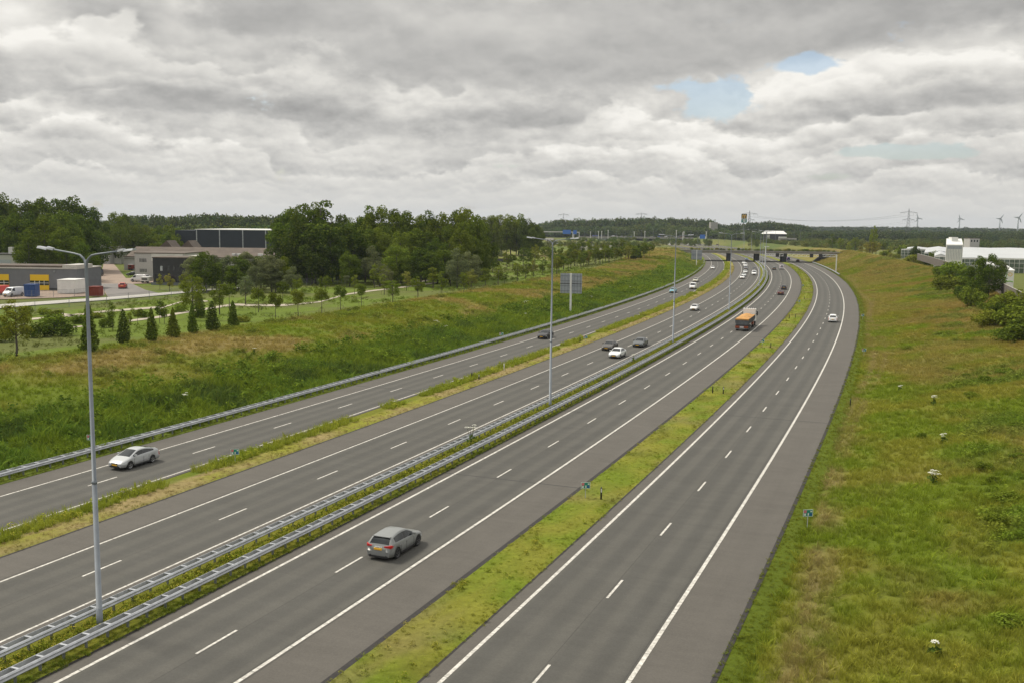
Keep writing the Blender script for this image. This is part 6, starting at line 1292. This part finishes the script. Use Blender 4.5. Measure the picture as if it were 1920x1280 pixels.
for i in range(26):
    px = 1078+i*17.5+random.uniform(-4, 4); Y = 1000+random.uniform(0, 280); x = (px-960)/F*Y; z0 = float(hgt(x, Y)[0]); r = empty('lamp_post', (x, Y, z0), 0, ordw(i)+' thin lamp post from the left along the junction roads', 'lamp post', 'lamp posts at the junction')
    b = MB(); b.tube([(0, 0, 0), (0, 0, 14)], [.14, .08], 5); b.build('pole', M['pole'], r); b = MB(); b.tube([(-1.8, 0, 14.1), (0, 0, 13.9), (1.8, 0, 14.1)], .07, 4); b.build('arm', M['pole'], r)
# screens and site containers left of the junction
for px0, px1, pt, pb, m, lb in ((1074, 1104, 462, 471, 'offwhite', 'long white site screen behind the slender young trees'), (1104, 1143, 467, 471, 'offwhite', 'low white wall joined to the site screen'), (1131, 1143, 459, 465, 'red', 'dark red trailer box near the white lorry cab'), (1143, 1148.5, 461, 470, 'white', 'white lorry cab end next to the red trailer box'), (1120, 1145, 448, 452.5, 'glasswall', 'green and grey noise screen below the viaduct'), (1068, 1092, 455, 457, 'offwhite', 'pale kerb wall beside the ramp')):
    YY = 17.1*F/max(20, pb-423.3)
    a, c = Yb(px0, pb, YY), Yb(px1, pb, YY); zt = Yb(px0, pt, YY).z; z0 = float(hgt((a.x+c.x)/2, YY)[0])-.2; r = empty('site_screen', ((a.x+c.x)/2, YY, z0), 0, lb, 'screen', 'objects on the junction building site'); w = c.x-a.x; b = MB(); b.box(-w/2, w/2, 0, 1.2, 0, max(1., zt-z0)); b.build('panel', M[m], r); b = MB(); b.box(-w/2-.1, w/2+.1, -.1, 1.3, max(1., zt-z0), max(1., zt-z0)+.15); b.build('cap', M['roofw'], r)
# restaurant
Yr = 1130; a = Yb(1437, 449, Yr); c = Yb(1473, 449, Yr); w = c.x-a.x; zb = float(hgt((a.x+c.x)/2, Yr)[0]); ze = Yb(1440, 439, Yr).z-zb
r = empty('restaurant', ((a.x+c.x)/2, Yr, zb), 0, 'dark building with white pitched roof and grey canopy beyond the overpass', 'building'); b = MB(); b.box(-w/2, w/2, 0, 14, 0, ze); b.build('wall', M['blackw'], r)
b = MB(); zr = ze+3.4; b.quad((-w/2-3.2, -.6, ze), (w/2+1.5, -.6, ze), (w/2-1, 7, zr), (-w/2+.2, 7, zr)); b.quad((-w/2-3.2, -.6, ze), (-w/2+.2, 7, zr), (-w/2-3.2, 14.6, ze), (-w/2-3.2, 7, ze)); b.quad((w/2+1.5, -.6, ze), (w/2+1.5, 14.6, ze), (w/2-1, 7, zr), (w/2+1.4, 6, ze)); b.quad((-w/2-3.2, 14.6, ze), (-w/2+.2, 7, zr), (w/2-1, 7, zr), (w/2+1.5, 14.6, ze)); b.build('roof', M['white'], r)
for k in range(3): b = MB(); b.box(-w/2+.6, -w/2+3.6, -.15, -.02, ze-3.2-1.8*k+1, ze-2+1-1.8*k); b.build('window', M['offwhite'], r)
b = MB(); b.box(w*.1, w/2+11, -5, -.7, 3.9, 5.6); b.box(w*.1, w*.1+1.6, -5, -.7, 0, 3.9); b.box(w/2+9.6, w/2+11, -5, -.7, 0, 3.9); b.build('canopy', M['concrete'], r); b = MB(); b.box(w*.12, w*.5, -4.6, -.72, 5.62, 7.); b.build('canopy_upper', M['offwhite'], r)
# pylon sign with golden arches
Ys = 1100; p = Yb(1393.5, 450, Ys); zb = float(hgt(p.x, Ys)[0]); k_ = Ys/F; r = empty('pylon_sign', (p.x, Ys, zb), 0, 'tall pylon sign with golden arches on a dark green board', 'sign'); H0 = Yb(1393, 425, Ys).z; z1 = Yb(1393, 418, Ys).z-zb; z2 = Yb(1393, 410.8, Ys).z-zb; z3 = Yb(1393, 401.8, Ys).z-zb
b = MB(); b.tube([(-.3, 0, 0), (-.3, 0, z3-1)], .35, 8); b.build('pole', M['galv_dark'], r)
M['boardg'] = mat('dark_green_board', (.03, .07, .055), .5); M['gold'] = mat('golden_arches', (.85, .45, .02), .5); M['boardt'] = mat('teal_board', (.03, .16, .14), .5)
wb_ = 10.3*k_/2; b = MB(); b.box(-wb_, wb_, -.6, -.36, z2+.1, z3); bo_ = b.build('upper_board', M['boardg'], r); b = MB(); b.box(-wb_, wb_, -.6, -.36, z1, z2-.2); b2_ = b.build('lower_board', M['boardt'], r)
hgt_m = (z3-z2)*.78; b = MB(); zc_ = z2+.35
for sg in (-1, 1):
    cx_ = sg*wb_*.36; pts_ = [(cx_+math.cos(t)*wb_*.33, -.75, zc_+hgt_m*.25+math.sin(t)*hgt_m*.72) for t in np.linspace(0, math.pi, 15)]; pts_ = [(pts_[0][0]+.02, -.75, zc_)]+pts_+[(pts_[-1][0]-.02, -.75, zc_)]; b.tube(pts_, [.27]*len(pts_), 6)
b.build('golden_arches', M['gold'], bo_); b = MB(); b.box(-wb_*.5, wb_*.55, -.63, -.605, z1+(z2-z1)*.55, z1+(z2-z1)*.8); b.box(-wb_*.3, wb_*.5, -.63, -.605, z1+(z2-z1)*.2, z1+(z2-z1)*.38); b.build('lettering', M['white'], b2_)
# pylons and turbines
M['lattice'] = mat('lattice_steel', (.10, .11, .12), .7, .1)
def pylon(px, ptop, Y, hw, label, arms=((.88, 1.), (.66, .7))):
    x = (px-960)/F*Y; z0 = float(hgt(x, Y)[0]); Ht = Yb(px, ptop, Y).z-z0; r = empty('electricity_pylon', (x, Y, z0), 0, label, 'pylon', 'electricity pylons on the horizon'); th = max(.22, Y/F*.40)
    b = MB(); w0, w1 = hw*.32, .8
    for sx in (-1, 1):
        for sy in (-1, 1): b.tube([(sx*w0*.75, sy*w0*.75, 0), (sx*w1, sy*w1, Ht*.86), (0, 0, Ht)], th*.45, 4, cap=False)
    for k in range(9):
        za, zb_ = Ht*.86*k/9, Ht*.86*(k+1)/9; wa, wb2 = w0+(w1-w0)*k/9, w0+(w1-w0)*(k+1)/9
        for sy in (-1, 1): b.tube([(-wa, sy*wa, za), (wb2, sy*wb2, zb_)], th*.3, 3, cap=False); b.tube([(wa, sy*wa, za), (-wb2, sy*wb2, zb_)], th*.3, 3, cap=False)
    b.build('mast', M['lattice'], r)
    for fz, fw_ in arms:
        b = MB(); z = Ht*fz; l = hw*fw_; b.tube([(-l, 0, z-1), (0, 0, z+1.4), (l, 0, z-1)], th*.8, 4); b.tube([(-l, 0, z-1), (0, 0, z-1), (l, 0, z-1)], th*.6, 4)
        for sg in (-1, 1):
            for f in (.55, 1.): b.tube([(sg*l*f, 0, z-1), (sg*l*f, 0, z-4)], th*.3, 3)
        b.build('crossarm', M['lattice'], r)
    return Vector((x, Y, z0)), Ht
P1_ = pylon(1695, 391, 1500, 13, 'largest electricity pylon, on the right horizon beside the first wind turbine'); P2_ = pylon(1399, 394.5, 1700, 13.5, 'electricity pylon rising behind the golden pylon sign'); P3_ = pylon(1053, 401.5, 2000, 10.5, 'electricity pylon above the far wood left of the junction', ((.97, 1.),)); P4_ = pylon(1198, 400, 2000, 11.5, 'electricity pylon above the far wood right of the big sign back', ((.97, 1.),))
ln = empty('power_line', P2_[0], 0, 'faint power lines sagging between the two right-hand pylons', 'power line')
for f, zf in ((-1, .88), (-.55, .88), (.55, .88), (1, .88), (-.7, .66), (.7, .66)):
    b = MB(); A_ = P2_[0]+Vector((13*f, 0, P2_[1]*zf-4)); B_ = P1_[0]+Vector((13*f, 0, P1_[1]*zf-4)); b.tube([A_+(B_-A_)*t-Vector((0, 0, 9*4*t*(1-t)))-P2_[0] for t in np.linspace(0, 1, 13)], .07, 3, cap=False); b.build('cable', M['lattice'], ln)
def turbine(px, phub, Y, rot, bl, label, yaw=0.):
    x = (px-960)/F*Y; z0 = float(hgt(x, Y)[0]); zh = Yb(px, phub, Y).z-z0; r = empty('wind_turbine', (x, Y, z0), yaw, label, 'wind turbine', 'wind turbines on the horizon')
    b = MB(); b.tube([(0, 0, 0), (0, 0, zh)], [2.2, 1.3], 8); b.build('tower', M['turb'], r, True); b = MB(); b.box(-1.5, 1.5, -3, 5, zh-1.4, zh+1.8); b.build('nacelle', M['turb'], r)
    for k in range(3):
        t = rot+k*2*math.pi/3; d = Vector((math.sin(t), 0, math.cos(t))); n_ = Vector((math.cos(t), 0, -math.sin(t))); c = Vector((0, -3.4, zh)); b = MB()
        q = [c-n_*.9, c+d*bl*.22-n_*1.9, c+d*bl*.6-n_*1.2, c+d*bl, c+d*bl*.6+n_*.7, c+d*bl*.22+n_*.9, c+n_*.9]; b.poly(q); b.poly([v+Vector((0, -.6, 0)) for v in q[::-1]])
        for i in range(7): b.quad(q[i], q[(i+1) % 7], q[(i+1) % 7]+Vector((0, -.6, 0)), q[i]+Vector((0, -.6, 0)))
        b.build('blade', M['turb'], r)
M['turb'] = mat('turbine_grey', (.34, .37, .40), .6)
turbine(1712, 410, 2600, -.35, 14, 'wind turbine half hidden just right of the largest pylon'); turbine(1790, 411, 2600, -.35, 13, 'wind turbine standing alone left of the right-hand pair'); turbine(1865, 410.5, 2500, .6, 13.5, 'left one of the two wind turbines near the right edge'); turbine(1899, 408.5, 2300, .62, 14, 'rightmost wind turbine near the right edge of the photo')
# block of flats on the horizon, distant house
r, w, h = block('building', 1333, 1346, 417.5, 1400, 12, 'concrete', 'pale block of flats rising just above the far wood')
r, w, h = block('house', 1819, 1837, 448, 650, 9, 'brickw', 'distant brick house at the edge of the wood above the greenhouses', 'house', roof='roofbr'); [pane(r, w, f, f+.14, h-2.2, h-.8) for f in (.1, .4, .7)]
# shrubs on the overpass deck
for i in range(34):
    px = 1290+i*7.6+random.uniform(-3, 3); o_x = (px-1424)/1867*595+2; o_x = -41+i*2.5+random.uniform(-.6, .6); x, y, z = P(random.uniform(594, 606), o_x, 6.2); hh = random.uniform(1.0, 1.9)
    tree('bush', x, y, hh, ordw(i)+' shrub from the left planted on the overpass deck', 'shrubs on the overpass deck', ('mid', 'light', 'yellow', 'dark')[i % 4], wide=1.2 if i < 16 else 1.8, z=6.25, cat='shrub')

# ------------------------------------------------------------------ road wear: repair patches and a transverse joint
M['patch_dark'] = mat('asphalt_patch', (.060, .058, .053), .9, noise=.35, nscale=6.); M['patch_light'] = mat('asphalt_patch_worn', (.105, .100, .090), .9, noise=.3, nscale=6.)
def patch(road, s0, s1, o0, o1, m, name='repair_patch'):
    b = MB(); n = max(1, int((s1-s0)/4)); rr = random.Random(int(s0*10+o0))
    for i in range(n): a, c = s0+(s1-s0)*i/n, s0+(s1-s0)*(i+1)/n; b.quad(P(a, o0, .0335), P(a, o1, .0335), P(c, o1, .0335), P(c, o0, .0335))
    b.build(name, M[m], road)
for road, s0, s1, o0, o1, m in ((r4, 228, 229.1, 15.2, 27.2, 'patch_light'), (r4, 96, 96.25, 14.8, 26.3, 'patch_dark'), (r3, 61, 61.2, -.8, 10.6, 'patch_dark'), (r3, 176, 176.3, -.8, 10.6, 'patch_dark'), (r2, 108, 108.3, -15.9, -5.1, 'patch_dark'), (r1, 96, 96.3, -29.8, -20.1, 'patch_dark'), (r3, 12, 46, 6.93, 6.97, 'patch_dark'), (r4, 10, 140, 22.68, 22.72, 'patch_dark'), (r3, -10, 150, 7.32, 7.36, 'patch_dark'), (r2, 20, 160, -12.86, -12.82, 'patch_dark'), (r4, 10, 150, 18.95, 18.98, 'patch_dark'), (r3, 10, 150, 3.72, 3.75, 'patch_dark'), (r2, 20, 150, -9.35, -9.32, 'patch_dark')):
    patch(road, s0, s1, o0, o1, m, 'paving_joint')

# ------------------------------------------------------------------ thin summer haze
hm = bpy.data.materials.new('haze'); hm.use_nodes = True; t = hm.node_tree; t.nodes.clear(); out = NN(t, 'ShaderNodeOutputMaterial'); pv_ = NN(t, 'ShaderNodeVolumePrincipled')
pv_.inputs['Color'].default_value = (.80, .88, 1., 1); pv_.inputs['Density'].default_value = .00006; pv_.inputs['Anisotropy'].default_value = .2; t.links.new(pv_.outputs[0], out.inputs['Volume'])
b = MB(); b.box(-9500, 9500, -400, 11500, -2, 135); hz_o = tag(b.build('haze', hm), kind='stuff')
